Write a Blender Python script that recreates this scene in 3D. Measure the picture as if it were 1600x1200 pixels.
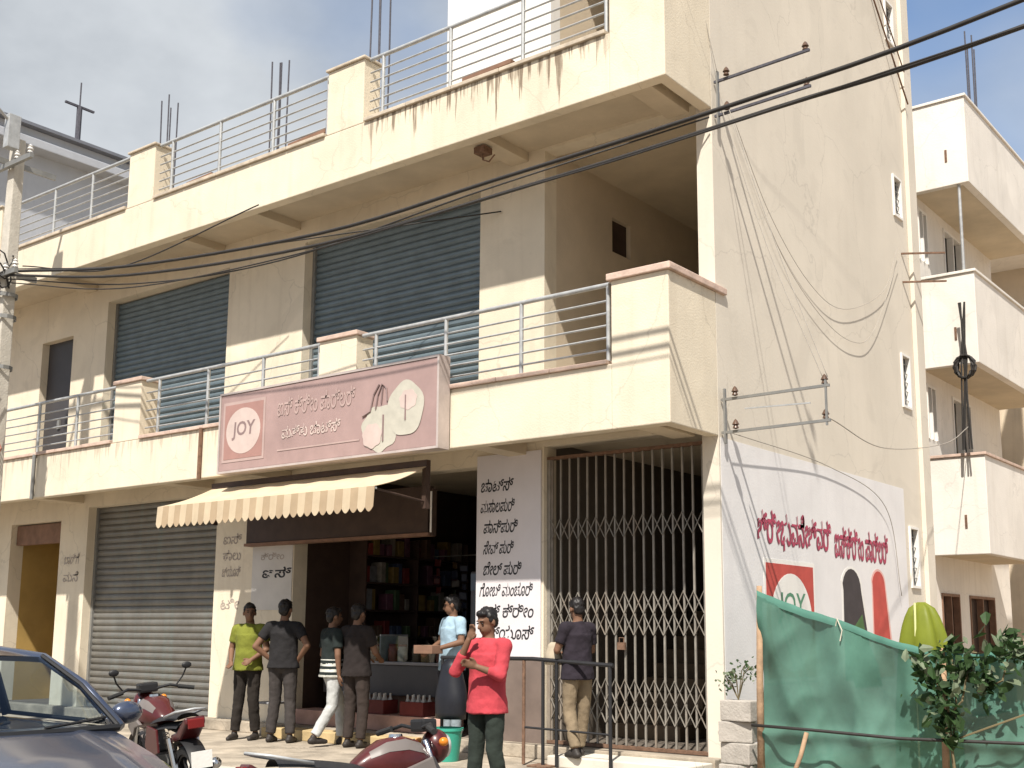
import bpy, bmesh, math, random
from mathutils import Vector, Matrix, noise
random.seed(7)
for _o in list(bpy.data.objects): bpy.data.objects.remove(_o)
SC = bpy.context.scene
COL = SC.collection
R_ = math.radians

# ------------------------------------------------------------------ camera
F_PX, PITCH, YAW, ROLL, CY = 1819.0, R_(9.27), R_(38.0), R_(0.4), 690.0
CAM = Vector((5.84, -11.08, 1.47))
_fh = Vector((-math.sin(YAW), math.cos(YAW), 0)); _r = Vector((math.cos(YAW), math.sin(YAW), 0)); _z = Vector((0, 0, 1))
FW = _fh*math.cos(PITCH) + _z*math.sin(PITCH); UP = -_fh*math.sin(PITCH) + _z*math.cos(PITCH)
RT, UP = _r*math.cos(ROLL) + UP*math.sin(ROLL), UP*math.cos(ROLL) - _r*math.sin(ROLL)
cd = bpy.data.cameras.new('camera'); cam = bpy.data.objects.new('camera', cd); COL.objects.link(cam)
cd.sensor_fit = 'HORIZONTAL'; cd.sensor_width = 36.0; cd.lens = 36.0*F_PX/1600.0
cd.shift_y = (CY-600.0)/1600.0
cd.clip_start = 0.05; cd.clip_end = 3000
cam.matrix_world = Matrix(((RT.x, UP.x, -FW.x, CAM.x), (RT.y, UP.y, -FW.y, CAM.y), (RT.z, UP.z, -FW.z, CAM.z), (0, 0, 0, 1)))
SC.camera = cam
SC.render.resolution_x, SC.render.resolution_y = 1024, 768

# ------------------------------------------------------------------ sky, sun, exposure
SUN_AZ_X, SUN_TAN = 0.46, 1.50           # sideways shift per metre of depth; drop per metre of depth
SUNV = Vector((SUN_AZ_X, -1.0, SUN_TAN)).normalized()
EL = math.asin(SUNV.z); AZ = math.atan2(SUNV.x, SUNV.y)
W = bpy.data.worlds.new('World'); SC.world = W; W.use_nodes = True
nt = W.node_tree; nt.nodes.clear()
out = nt.nodes.new('ShaderNodeOutputWorld'); bg = nt.nodes.new('ShaderNodeBackground'); bg.inputs[1].default_value = 0.11
sky = nt.nodes.new('ShaderNodeTexSky'); sky.sky_type = 'NISHITA'; sky.sun_disc = False
sky.sun_elevation = EL; sky.sun_rotation = AZ; sky.air_density = 1.0; sky.dust_density = 1.2; sky.ozone_density = 1.2
tc = nt.nodes.new('ShaderNodeTexCoord')
mp = nt.nodes.new('ShaderNodeMapping'); mp.inputs['Scale'].default_value = (1, 1, 1.6); mp.inputs['Location'].default_value = (1.70, 0.90, 0.37)
n1 = nt.nodes.new('ShaderNodeTexNoise'); n1.inputs['Scale'].default_value = 1.05; n1.inputs['Detail'].default_value = 5; n1.inputs['Roughness'].default_value = 0.5
n2 = nt.nodes.new('ShaderNodeTexNoise'); n2.inputs['Scale'].default_value = 3.6; n2.inputs['Detail'].default_value = 6; n2.inputs['Roughness'].default_value = 0.55
cr = nt.nodes.new('ShaderNodeValToRGB'); cr.color_ramp.elements[0].position = 0.33; cr.color_ramp.elements[1].position = 0.47
cc = nt.nodes.new('ShaderNodeValToRGB'); cc.color_ramp.elements[0].position = 0.33; cc.color_ramp.elements[1].position = 0.68
cc.color_ramp.elements[0].color = (2.35, 2.55, 2.8, 1); cc.color_ramp.elements[1].color = (3.9, 4.1, 4.3, 1)
mx = nt.nodes.new('ShaderNodeMix'); mx.data_type = 'RGBA'
L = nt.links.new
L(tc.outputs['Generated'], mp.inputs['Vector']); L(mp.outputs[0], n1.inputs['Vector']); L(mp.outputs[0], n2.inputs['Vector'])
L(n1.outputs['Fac'], cr.inputs[0]); L(n2.outputs['Fac'], cc.inputs[0])
L(cr.outputs[0], mx.inputs[0]); L(sky.outputs[0], mx.inputs[6]); L(cc.outputs[0], mx.inputs[7])
L(mx.outputs[2], bg.inputs[0]); L(bg.outputs[0], out.inputs[0])
sl = bpy.data.lights.new('sun', 'SUN'); sl.energy = 4.3; sl.angle = R_(0.9); sl.color = (1.0, 0.935, 0.845)
so = bpy.data.objects.new('sun', sl); COL.objects.link(so); so.rotation_euler = SUNV.to_track_quat('Z', 'Y').to_euler(); so.location = (8, -20, 30)
SC.view_settings.view_transform = 'Standard'; SC.view_settings.look = 'None'; SC.view_settings.gamma = 1.0
SC.view_settings.use_curve_mapping = False
SC.view_settings.exposure = 0.80

# ------------------------------------------------------------------ helpers
MATS = {}
def mat(name, col, rough=0.8, var=0.12, vscale=3.0, bump=0.0, bscale=60.0, metal=0.0, spec=0.35, streak=0.0, patch=0.0, dirt=None, dirt_amt=0.0, trans=0.0, coat=0.0):
    """plain procedural surface: colour with soft blotches, optional vertical rain streaks and fine relief"""
    if name in MATS: return MATS[name]
    m = bpy.data.materials.new(name); m.use_nodes = True; t = m.node_tree; p = t.nodes['Principled BSDF']
    p.inputs['Roughness'].default_value = rough; p.inputs['Metallic'].default_value = metal
    p.inputs['Specular IOR Level'].default_value = spec
    if coat: p.inputs['Coat Weight'].default_value = coat; p.inputs['Coat Roughness'].default_value = 0.08
    g = t.nodes.new('ShaderNodeNewGeometry')
    n = t.nodes.new('ShaderNodeTexNoise'); n.inputs['Scale'].default_value = vscale; n.inputs['Detail'].default_value = 6; n.inputs['Roughness'].default_value = 0.6
    t.links.new(g.outputs['Position'], n.inputs['Vector'])
    mixn = t.nodes.new('ShaderNodeMix'); mixn.data_type = 'RGBA'
    d = [c*(1-var) for c in col]; l = [min(1, c*(1+var*0.7)) for c in col]
    mr = t.nodes.new('ShaderNodeMapRange'); mr.inputs[1].default_value = 0.3; mr.inputs[2].default_value = 0.7
    t.links.new(n.outputs['Fac'], mr.inputs[0]); t.links.new(mr.outputs[0], mixn.inputs[0])
    mixn.inputs[6].default_value = (*d, 1); mixn.inputs[7].default_value = (*l, 1)
    last = mixn.outputs[2]
    if patch:                                             # repairs and damp blotches with ragged outlines, and a few hairline cracks
        for sc, lo, hi, amt, dist in ((0.55, .56, .60, patch, 1.2), (1.7, .62, .66, patch*.8, 2.0)):
            np_ = t.nodes.new('ShaderNodeTexNoise'); np_.inputs['Scale'].default_value = sc; np_.inputs['Detail'].default_value = 8; np_.inputs['Distortion'].default_value = dist
            t.links.new(g.outputs['Position'], np_.inputs['Vector'])
            m3 = t.nodes.new('ShaderNodeMapRange'); m3.inputs[1].default_value = lo; m3.inputs[2].default_value = hi; m3.inputs[4].default_value = amt
            t.links.new(np_.outputs['Fac'], m3.inputs[0])
            mx3 = t.nodes.new('ShaderNodeMix'); mx3.data_type = 'RGBA'; mx3.inputs[7].default_value = (*[c*.62 for c in col], 1)
            t.links.new(m3.outputs[0], mx3.inputs[0]); t.links.new(last, mx3.inputs[6]); last = mx3.outputs[2]
        vo = t.nodes.new('ShaderNodeTexVoronoi'); vo.feature = 'DISTANCE_TO_EDGE'; vo.inputs['Scale'].default_value = 0.55
        wn = t.nodes.new('ShaderNodeTexNoise'); wn.inputs['Scale'].default_value = 2.2; wn.inputs['Detail'].default_value = 6
        t.links.new(g.outputs['Position'], wn.inputs['Vector']); va = t.nodes.new('ShaderNodeVectorMath'); va.operation = 'MULTIPLY_ADD'; va.inputs[1].default_value = (.5, .5, .5)
        t.links.new(wn.outputs['Color'], va.inputs[0]); t.links.new(g.outputs['Position'], va.inputs[2]); t.links.new(va.outputs[0], vo.inputs['Vector'])
        m4 = t.nodes.new('ShaderNodeMapRange'); m4.inputs[1].default_value = .0015; m4.inputs[2].default_value = .006; m4.inputs[3].default_value = patch*1.6; m4.inputs[4].default_value = 0
        t.links.new(vo.outputs['Distance'], m4.inputs[0]); mx4 = t.nodes.new('ShaderNodeMix'); mx4.data_type = 'RGBA'; mx4.inputs[7].default_value = (*[c*.45 for c in col], 1)
        t.links.new(m4.outputs[0], mx4.inputs[0]); t.links.new(last, mx4.inputs[6]); last = mx4.outputs[2]
    if streak:
        mp = t.nodes.new('ShaderNodeMapping'); mp.inputs['Scale'].default_value = (7, 7, 0.35)
        t.links.new(g.outputs['Position'], mp.inputs['Vector'])
        ns = t.nodes.new('ShaderNodeTexNoise'); ns.inputs['Scale'].default_value = 1.0; ns.inputs['Detail'].default_value = 5
        t.links.new(mp.outputs[0], ns.inputs['Vector'])
        m2 = t.nodes.new('ShaderNodeMapRange'); m2.inputs[1].default_value = 0.52; m2.inputs[2].default_value = 0.78; m2.inputs[4].default_value = streak
        t.links.new(ns.outputs['Fac'], m2.inputs[0])
        mx2 = t.nodes.new('ShaderNodeMix'); mx2.data_type = 'RGBA'
        dc = dirt or (0.22, 0.17, 0.12)
        mx2.inputs[7].default_value = (*dc, 1)
        t.links.new(m2.outputs[0], mx2.inputs[0]); t.links.new(last, mx2.inputs[6]); last = mx2.outputs[2]
    t.links.new(last, p.inputs['Base Color'])
    if bump:
        nb = t.nodes.new('ShaderNodeTexNoise'); nb.inputs['Scale'].default_value = bscale; nb.inputs['Detail'].default_value = 4
        t.links.new(g.outputs['Position'], nb.inputs['Vector'])
        b = t.nodes.new('ShaderNodeBump'); b.inputs['Strength'].default_value = bump; b.inputs['Distance'].default_value = 0.01
        t.links.new(nb.outputs['Fac'], b.inputs['Height']); t.links.new(b.outputs[0], p.inputs['Normal'])
    if trans:
        o = t.nodes['Material Output']; tr = t.nodes.new('ShaderNodeBsdfTranslucent'); ms = t.nodes.new('ShaderNodeMixShader'); ms.inputs[0].default_value = trans
        t.links.new(last, tr.inputs['Color']); t.links.new(p.outputs[0], ms.inputs[1]); t.links.new(tr.outputs[0], ms.inputs[2]); t.links.new(ms.outputs[0], o.inputs['Surface'])
    MATS[name] = m; return m

def glass(name, col=(0.85, 0.92, 0.95), rough=0.02):
    m = bpy.data.materials.new(name); m.use_nodes = True; t = m.node_tree; t.nodes.remove(t.nodes['Principled BSDF']); o = t.nodes['Material Output']
    tr = t.nodes.new('ShaderNodeBsdfTransparent'); tr.inputs[0].default_value = (*col, 1)
    gl = t.nodes.new('ShaderNodeBsdfGlossy'); gl.inputs['Roughness'].default_value = rough
    lw = t.nodes.new('ShaderNodeLayerWeight'); pw = t.nodes.new('ShaderNodeMath'); pw.operation = 'POWER'; pw.inputs[1].default_value = 5.0
    fr = t.nodes.new('ShaderNodeMath'); fr.operation = 'MULTIPLY_ADD'; fr.inputs[1].default_value = .90; fr.inputs[2].default_value = .06      # Schlick, same from both sides
    t.links.new(lw.outputs['Facing'], pw.inputs[0]); t.links.new(pw.outputs[0], fr.inputs[0])
    ms = t.nodes.new('ShaderNodeMixShader')
    t.links.new(fr.outputs[0], ms.inputs[0]); t.links.new(tr.outputs[0], ms.inputs[1]); t.links.new(gl.outputs[0], ms.inputs[2]); t.links.new(ms.outputs[0], o.inputs['Surface'])
    MATS[name] = m; return m

def wpos(o):
    v = Vector((0, 0, 0))
    while o is not None: v += o.location; o = o.parent
    return v

class MB:
    """collects shapes; build() links them as ONE mesh object"""
    def __init__(s): s.v = []; s.f = []; s.mi = []
    def add(s, vs, fs, mi=0):
        k = len(s.v); s.v += [tuple(p) for p in vs]; s.f += [tuple(i+k for i in f) for f in fs]; s.mi += [mi]*len(fs); return s
    def box(s, x0, x1, y0, y1, z0, z1, mi=0):
        v = [(x, y, z) for x in (x0, x1) for y in (y0, y1) for z in (z0, z1)]
        return s.add(v, [(0, 1, 3, 2), (4, 6, 7, 5), (0, 4, 5, 1), (2, 3, 7, 6), (0, 2, 6, 4), (1, 5, 7, 3)], mi)
    def obox(s, c, ax, ay, az, mi=0):
        c, ax, ay, az = Vector(c), Vector(ax), Vector(ay), Vector(az)
        v = [c+ax*i+ay*j+az*k for i in (-1, 1) for j in (-1, 1) for k in (-1, 1)]
        return s.add(v, [(0, 1, 3, 2), (4, 6, 7, 5), (0, 4, 5, 1), (2, 3, 7, 6), (0, 2, 6, 4), (1, 5, 7, 3)], mi)
    def bar(s, p0, p1, w, h, upv=(0, 0, 1), mi=0):
        p0, p1 = Vector(p0), Vector(p1); d = (p1-p0); ln = d.length; d.normalize(); u = Vector(upv); sd = d.cross(u)
        if sd.length < 1e-4: sd = d.cross(Vector((1, 0, 0)))
        sd.normalize(); u = sd.cross(d)
        return s.obox((p0+p1)/2, d*ln/2, sd*w/2, u*h/2, mi)
    def tube(s, path, r, n=8, caps=True, mi=0):
        P = [Vector(p) for p in path]; rs = r if isinstance(r, (list, tuple)) else [r]*len(P)
        vs = []; fs = []; ref = None
        for i, p in enumerate(P):
            d = (P[min(i+1, len(P)-1)]-P[max(i-1, 0)]).normalized()
            if ref is None: ref = Vector((0, 0, 1)) if abs(d.z) < 0.9 else Vector((1, 0, 0))
            a = d.cross(ref).normalized(); b = a.cross(d); ref = b
            for k in range(n):
                t = 2*math.pi*k/n; vs.append(p+(a*math.cos(t)+b*math.sin(t))*rs[i])
        for i in range(len(P)-1):
            for k in range(n):
                a, b = i*n+k, i*n+(k+1) % n; fs.append((a, b, b+n, a+n))
        if caps: fs.append(tuple(range(n-1, -1, -1))); fs.append(tuple(range((len(P)-1)*n, len(P)*n)))
        return s.add(vs, fs, mi)
    def lathe(s, prof, c=(0, 0, 0), axis=(0, 0, 1), n=20, mi=0):
        ax = Vector(axis).normalized(); a = ax.orthogonal().normalized(); b = ax.cross(a); c = Vector(c); vs = []; fs = []
        for r, h in prof:
            for k in range(n):
                t = 2*math.pi*k/n; vs.append(c+ax*h+(a*math.cos(t)+b*math.sin(t))*max(r, 1e-4))
        for i in range(len(prof)-1):
            for k in range(n):
                p, q = i*n+k, i*n+(k+1) % n; fs.append((p, q, q+n, p+n))
        return s.add(vs, fs, mi)
    def prism(s, pts, thick, o, U, V, N=None, mi=0):
        """outline pts (u,v) in plane o,U,V pushed along N by thick"""
        o, U, V = Vector(o), Vector(U), Vector(V); N = Vector(N) if N else U.cross(V); n = len(pts)
        vs = [o+U*p[0]+V*p[1] for p in pts]; vs += [v+N*thick for v in vs]
        fs = [tuple(range(n-1, -1, -1)), tuple(range(n, 2*n))]+[(i, (i+1) % n, (i+1) % n+n, i+n) for i in range(n)]
        return s.add(vs, fs, mi)
    def grid(s, fn, nu, nv, mi=0):
        vs = [fn(i/nu, j/nv) for i in range(nu+1) for j in range(nv+1)]; w = nv+1
        return s.add(vs, [(i*w+j, (i+1)*w+j, (i+1)*w+j+1, i*w+j+1) for i in range(nu) for j in range(nv)], mi)
    def ell(s, c, r, n=14, m=10, rot=None, mi=0):
        c = Vector(c); vs = []; fs = []
        for j in range(m+1):
            ph = math.pi*j/m
            for k in range(n):
                t = 2*math.pi*k/n; p = Vector((r[0]*math.sin(ph)*math.cos(t), r[1]*math.sin(ph)*math.sin(t), r[2]*math.cos(ph)))
                if rot: p = rot @ p
                vs.append(c+p)
        for j in range(m):
            for k in range(n):
                a, b = j*n+k, j*n+(k+1) % n; fs.append((a, a+n, b+n, b))
        return s.add(vs, fs, mi)
    def cap(s, p0, r0, p1, r1, n=12, mi=0):
        p0, p1 = Vector(p0), Vector(p1); d = (p1-p0).normalized(); L_ = (p1-p0).length; prof = []
        for k in range(5): a = math.pi/2*k/4; prof.append((r0*math.sin(a), -r0*math.cos(a)))
        for k in range(5): a = math.pi/2*k/4; prof.append((r1*math.cos(a), L_+r1*math.sin(a)))
        return s.lathe(prof, p0, d, n, mi)
    def mesh(s, name, org=(0, 0, 0), mats=(), bev=0.0, smooth=False, fix=True, seg=2, solid=0.0):
        me = bpy.data.meshes.new(name); o = Vector(org)
        me.from_pydata([tuple(Vector(v)-o) for v in s.v], [], s.f)
        for m in mats: me.materials.append(m)
        for p, k in zip(me.polygons, s.mi): p.material_index = k
        if fix or bev:
            b = bmesh.new(); b.from_mesh(me); bmesh.ops.remove_doubles(b, verts=b.verts, dist=1e-5)
            if fix: bmesh.ops.recalc_face_normals(b, faces=b.faces)
            if bev:
                es = [e for e in b.edges if len(e.link_faces) == 2 and e.calc_face_angle(0) > 0.5]
                bmesh.ops.bevel(b, geom=es, offset=bev, segments=seg, affect='EDGES', profile=0.6, clamp_overlap=True)
            b.to_mesh(me); b.free()
        if smooth:
            me.polygons.foreach_set('use_smooth', [True]*len(me.polygons))
            if smooth is not True: me.set_sharp_from_angle(angle=smooth)
        me.update(); return me
    def build(s, name, m, parent=None, bev=0.0, smooth=False, local=False, fix=True, seg=2):
        org = (0, 0, 0) if (local or parent is None) else wpos(parent)
        ms = m if isinstance(m, (list, tuple)) else (m,)
        o = bpy.data.objects.new(name, s.mesh(name, org, ms, bev, smooth, fix, seg)); COL.objects.link(o); o.parent = parent; return o

def inst(name, me, parent, loc, rot=None, scale=None):
    o = bpy.data.objects.new(name, me); COL.objects.link(o); o.parent = parent
    o.location = Vector(loc)-(wpos(parent) if parent else Vector((0, 0, 0)))
    if rot: o.rotation_euler = rot
    if scale: o.scale = scale
    return o
def linst(name, me, parent, loc=(0, 0, 0), rot=None):
    o = bpy.data.objects.new(name, me); COL.objects.link(o); o.parent = parent; o.location = loc
    if rot: o.rotation_euler = rot
    return o
def empty(name, loc, rz=0.0, parent=None):
    o = bpy.data.objects.new(name, None); COL.objects.link(o); o.empty_display_size = 0.2
    o.location = Vector(loc)-(wpos(parent) if parent else Vector((0, 0, 0))); o.rotation_euler = (0, 0, rz); o.parent = parent; return o
def tag(o, label=None, cat=None, group=None, kind=None):
    if label: o['label'] = label
    if cat: o['category'] = cat
    if group: o['group'] = group
    if kind: o['kind'] = kind
    return o
def struct(o): o['kind'] = 'structure'; return o
def thing(name, label, cat, loc, rz=0.0, group=None): return tag(empty(name, loc, rz), label, cat, group)

def evaluate(ob):
    """mesh of an object after its modifiers, worked out in a scene of its own so that it stays quick"""
    ts = bpy.data.scenes.new('workbench'); ts.collection.objects.link(ob); vl = ts.view_layers[0]; vl.update()
    dg = vl.depsgraph; dg.update(); me = bpy.data.meshes.new_from_object(ob.evaluated_get(dg))
    ts.collection.objects.unlink(ob); bpy.data.scenes.remove(ts); return me

def text_mesh(body, o, U, V, w, h, thick=0.004, shear=0.0, bold=0.0, jitter=0.0):
    """lettering: body set so that it fills w x h in the plane o,U,V, standing proud by thick"""
    cu = bpy.data.curves.new('lettering', 'FONT'); cu.body = body; cu.size = 1.0; cu.offset = bold; cu.resolution_u = 3; cu.shear = shear
    ob = bpy.data.objects.new('lettering_tmp', cu); me = evaluate(ob)
    bpy.data.objects.remove(ob); bpy.data.curves.remove(cu)
    vs = [v.co.copy() for v in me.vertices]; fs = [tuple(p.vertices) for p in me.polygons]; bpy.data.meshes.remove(me)
    mb = MB()
    if not vs: return mb
    x0, x1 = min(v.x for v in vs), max(v.x for v in vs); y0, y1 = min(v.y for v in vs), max(v.y for v in vs)
    o, U, V = Vector(o), Vector(U), Vector(V); N = U.cross(V)
    mb.add([o+U*((v.x-x0)/(x1-x0)*w)+V*((v.y-y0)/(y1-y0)*h)+N*thick for v in vs], fs)
    return mb

# ------------------------------------------------------------------ materials
M_CREAM = mat('cream_plaster', (0.69, 0.615, 0.485), rough=0.9, var=0.10, vscale=1.3, bump=0.3, bscale=45, patch=.16, streak=0.16, dirt=(0.33, 0.25, 0.17))
M_SIDE = mat('beige_side_plaster', (0.65, 0.595, 0.505), 0.92, 0.09, 0.55, 0.15, 30, streak=0.10, patch=.14, dirt=(0.42, 0.36, 0.28))
M_WHITE = mat('white_paint', (0.76, 0.74, 0.70), 0.8, 0.06, 2.0, 0.2, 50, streak=0.12, dirt=(0.45, 0.40, 0.36))
M_MURAL = mat('mural_whitewash', (0.71, 0.695, 0.69), 0.85, 0.07, 1.6, 0.2, 40, streak=0.12, dirt=(0.48, 0.44, 0.46))
M_COPUP = mat('weathered_coping', (0.50, 0.43, 0.34), 0.85, 0.25, 6, 0.4, 40)
M_COPING = mat('pink_stone_coping', (0.56, 0.42, 0.345), 0.75, 0.25, 6, 0.4, 40)
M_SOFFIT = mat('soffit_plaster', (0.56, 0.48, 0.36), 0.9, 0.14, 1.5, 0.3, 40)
M_STAIRSHADE = mat('shade_dark_stair_plaster', (0.12, 0.10, 0.08), 0.9, 0.15, 1.2, 0.3, 40)  # darkened copy of the stairwell plaster, shade behind the gate put into the colour
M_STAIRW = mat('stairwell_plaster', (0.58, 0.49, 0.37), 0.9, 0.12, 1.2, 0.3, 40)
M_SHUT = mat('shutter_paint', (0.155, 0.20, 0.225), 0.5, 0.15, 4, 0.1, 60, metal=0.45, spec=0.4)
M_SHUTG = mat('ground_shutter_zinc', (0.18, 0.172, 0.155), 0.40, 0.2, 3.0, 0.1, 60, metal=0.35, streak=0.3, dirt=(0.16, 0.24, 0.23))
M_GUIDE = mat('galvanised_guide', (0.25, 0.25, 0.24), 0.5, 0.15, 8, metal=0.4)
M_STEEL = mat('painted_pipe', (0.42, 0.43, 0.43), 0.45, 0.2, 12, metal=0.3, spec=0.5)
M_GATE = mat('gate_grey_paint', (0.25, 0.23, 0.20), 0.55, 0.22, 10, metal=0.1, streak=0.35, dirt=(0.30, 0.17, 0.08))
M_RUST = mat('rusty_steel', (0.20, 0.12, 0.08), 0.85, 0.4, 20, metal=0.3)
M_REBAR = mat('rebar_steel', (0.10, 0.10, 0.12), 0.8, 0.3, 20, metal=0.4)
M_BLACK = mat('black_rubber', (0.018, 0.018, 0.02), 0.6, 0.2, 10)
M_CABLE = mat('black_cable', (0.03, 0.027, 0.025), 0.6, 0.2, 10)
M_DARK = mat('painted_interior_shade', (0.035, 0.030, 0.028), 0.9, 0.2, 2)  # shop back wall, the room's shade put into its colour
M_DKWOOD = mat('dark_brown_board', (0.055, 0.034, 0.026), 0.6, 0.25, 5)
M_TANDOOR = mat('ochre_painted_wall', (0.42, 0.28, 0.09), 0.8, 0.15, 2.0, 0.2, 40)
M_BROWN = mat('brown_wood', (0.21, 0.12, 0.08), 0.7, 0.25, 6)
M_PAVE = mat('dusty_paving', (0.36, 0.31, 0.245), 0.95, 0.42, 2.6, 0.9, 22, patch=.3)
M_ASPH = mat('dusty_road', (0.20, 0.175, 0.145), 0.95, 0.3, 3, 0.7, 50)
M_DIRT = mat('dry_earth', (0.27, 0.21, 0.15), 1.0, 0.3, 1.2, 0.8, 20)
M_CONC = mat('pole_concrete', (0.50, 0.47, 0.41), 0.95, 0.15, 6, 0.6, 40, streak=0.25, dirt=(0.25, 0.2, 0.16))
M_BLUEGREY = mat('blue_grey_paint', (0.40, 0.42, 0.46), 0.85, 0.1, 0.9, 0.2, 30, streak=0.15, dirt=(0.25, 0.26, 0.28))
M_WWALL = mat('white_house_plaster', (0.74, 0.70, 0.64), 0.9, 0.09, 1.0, 0.3, 30, streak=0.28, patch=.14, dirt=(0.5, 0.45, 0.38))
M_GLASS = glass('window_glass')
M_PANE = mat('dark_window_pane', (0.03, 0.035, 0.04), 0.08, 0.2, 3, spec=0.6)

# upper fascia: dark rain runs that hang down from the coping, each with its own length
def drip_mat(name, ztop, x0, x1, amt):
    m = mat(name, (0.69, 0.615, 0.485), 0.9, 0.10, 1.3, 0.3, 45, patch=.16, streak=0.18, dirt=(0.33, 0.25, 0.17)); t = m.node_tree; p = t.nodes['Principled BSDF']
    src = p.inputs['Base Color'].links[0].from_socket
    g = t.nodes.new('ShaderNodeNewGeometry'); sp = t.nodes.new('ShaderNodeSeparateXYZ'); t.links.new(g.outputs['Position'], sp.inputs[0])
    def math_(op, a, b=None, c=None):
        n = t.nodes.new('ShaderNodeMath'); n.operation = op
        for i, q in enumerate((a, b, c)):
            if q is None: continue
            if isinstance(q, (int, float)): n.inputs[i].default_value = q
            else: t.links.new(q, n.inputs[i])
        return n.outputs[0]
    cx = t.nodes.new('ShaderNodeCombineXYZ'); t.links.new(math_('MULTIPLY', sp.outputs['X'], 9.0), cx.inputs[0]); t.links.new(math_('MULTIPLY', sp.outputs['Z'], 0.5), cx.inputs[2])
    n = t.nodes.new('ShaderNodeTexNoise'); n.inputs['Scale'].default_value = 1.0; n.inputs['Detail'].default_value = 4; n.inputs['Roughness'].default_value = 0.7
    t.links.new(cx.outputs[0], n.inputs['Vector'])
    ln = math_('MULTIPLY', math_('MAXIMUM', math_('SUBTRACT', n.outputs['Fac'], 0.46), 0.0), 3.0)       # run length
    dz = math_('SUBTRACT', ztop, sp.outputs['Z'])
    k = math_('MULTIPLY', math_('SUBTRACT', ln, dz), 6.0); k = math_('MINIMUM', math_('MAXIMUM', k, 0.0), 1.0)
    inx = math_('MULTIPLY', math_('MINIMUM', math_('MAXIMUM', math_('MULTIPLY', math_('SUBTRACT', sp.outputs['X'], x0), 3.0), 0.0), 1.0),
                math_('MINIMUM', math_('MAXIMUM', math_('MULTIPLY', math_('SUBTRACT', x1, sp.outputs['X']), 3.0), 0.0), 1.0))
    k = math_('MULTIPLY', math_('MULTIPLY', k, inx), amt)
    mxx = t.nodes.new('ShaderNodeMix'); mxx.data_type = 'RGBA'; mxx.inputs[7].default_value = (0.16, 0.115, 0.075, 1)
    t.links.new(k, mxx.inputs[0]); t.links.new(src, mxx.inputs[6]); t.links.new(mxx.outputs[2], p.inputs['Base Color'])
    return m
M_FASC_UP = drip_mat('rain_stained_fascia_upper', 8.02, -4.6, -0.6, 0.85)
M_FASC_LO = drip_mat('rain_stained_fascia_lower', 4.30, -14.0, -6.6, 0.32)
# ================================================================== SETTING
g = MB(); g.box(-600, 600, -600, 900, -0.3, -0.006); struct(g.build('ground', M_DIRT))
g = MB(); g.grid(lambda u, v: (-120+180*u, -16+13.0*v, 0.0 + 0.01*noise.noise((u*40, v*6, 0))), 90, 12); struct(g.build('street', M_ASPH, smooth=True))
g = MB(); g.box(-40, 0.12, -2.9, 0.9, -0.05, 0.05); struct(g.build('pavement', M_PAVE, bev=0.015))
g = MB()
for i in range(21): g.box(-39+i*1.85, -39+i*1.85+1.83, -3.05, -2.905, -0.05, 0.045+random.uniform(-.006, .006))
struct(g.build('kerb', M_CONC, bev=0.015))

# ================================================================== MAIN BUILDING
BD = thing('commercial_building', 'cream two-storey shop building with balconies, roller shutters and stained parapets', 'building', (-8.5, 3.0, 0.0))
def wall(name, u0, u1, v0, v1, d0, d1, holes, m, axis='y', parent=BD, bev=0):
    """slab in u (x or y) and z with rectangular openings; d0..d1 is its thickness along the other axis"""
    us = sorted({u0, u1, *[h[0] for h in holes], *[h[1] for h in holes]}); vs = sorted({v0, v1, *[h[2] for h in holes], *[h[3] for h in holes]})
    us = [u for u in us if u0 <= u <= u1]; vs = [v for v in vs if v0 <= v <= v1]
    def solid(i, j):
        if i < 0 or j < 0 or i >= len(us)-1 or j >= len(vs)-1: return False
        cu, cv = (us[i]+us[i+1])/2, (vs[j]+vs[j+1])/2
        return not any(h[0] < cu < h[1] and h[2] < cv < h[3] for h in holes)
    P = (lambda u, d, v: (u, d, v)) if axis == 'y' else (lambda u, d, v: (d, u, v))
    mb = MB()
    for i in range(len(us)-1):
        for j in range(len(vs)-1):
            if not solid(i, j): continue
            a, b, c, e = us[i], us[i+1], vs[j], vs[j+1]
            for d in (d0, d1): mb.add([P(a, d, c), P(b, d, c), P(b, d, e), P(a, d, e)], [(0, 1, 2, 3)])
            for di, dj, q in ((-1, 0, ((a, c), (a, e))), (1, 0, ((b, c), (b, e))), (0, -1, ((a, c), (b, c))), (0, 1, ((a, e), (b, e)))):
                if not solid(i+di, j+dj):
                    (p, r), (s, t) = q; mb.add([P(p, d0, r), P(s, d0, t), P(s, d1, t), P(p, d1, r)], [(0, 1, 2, 3)])
    return mb.build(name, m, parent)

XL = -17.6
# floors and roof slab
MB().box(XL, -0.2, 0.0, 6.65, -0.05, 0.199).build('floor_slab', mat('dark_floor', (0.13, 0.11, 0.09), .8, .2, 3), BD)
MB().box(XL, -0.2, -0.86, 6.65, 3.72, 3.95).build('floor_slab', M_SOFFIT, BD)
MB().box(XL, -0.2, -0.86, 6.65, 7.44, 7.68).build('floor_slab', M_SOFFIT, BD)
MB().box(XL, -0.02, -0.20, -0.001, 0.051, 0.20).build('plinth_step', M_PAVE, BD, bev=.012)
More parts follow.
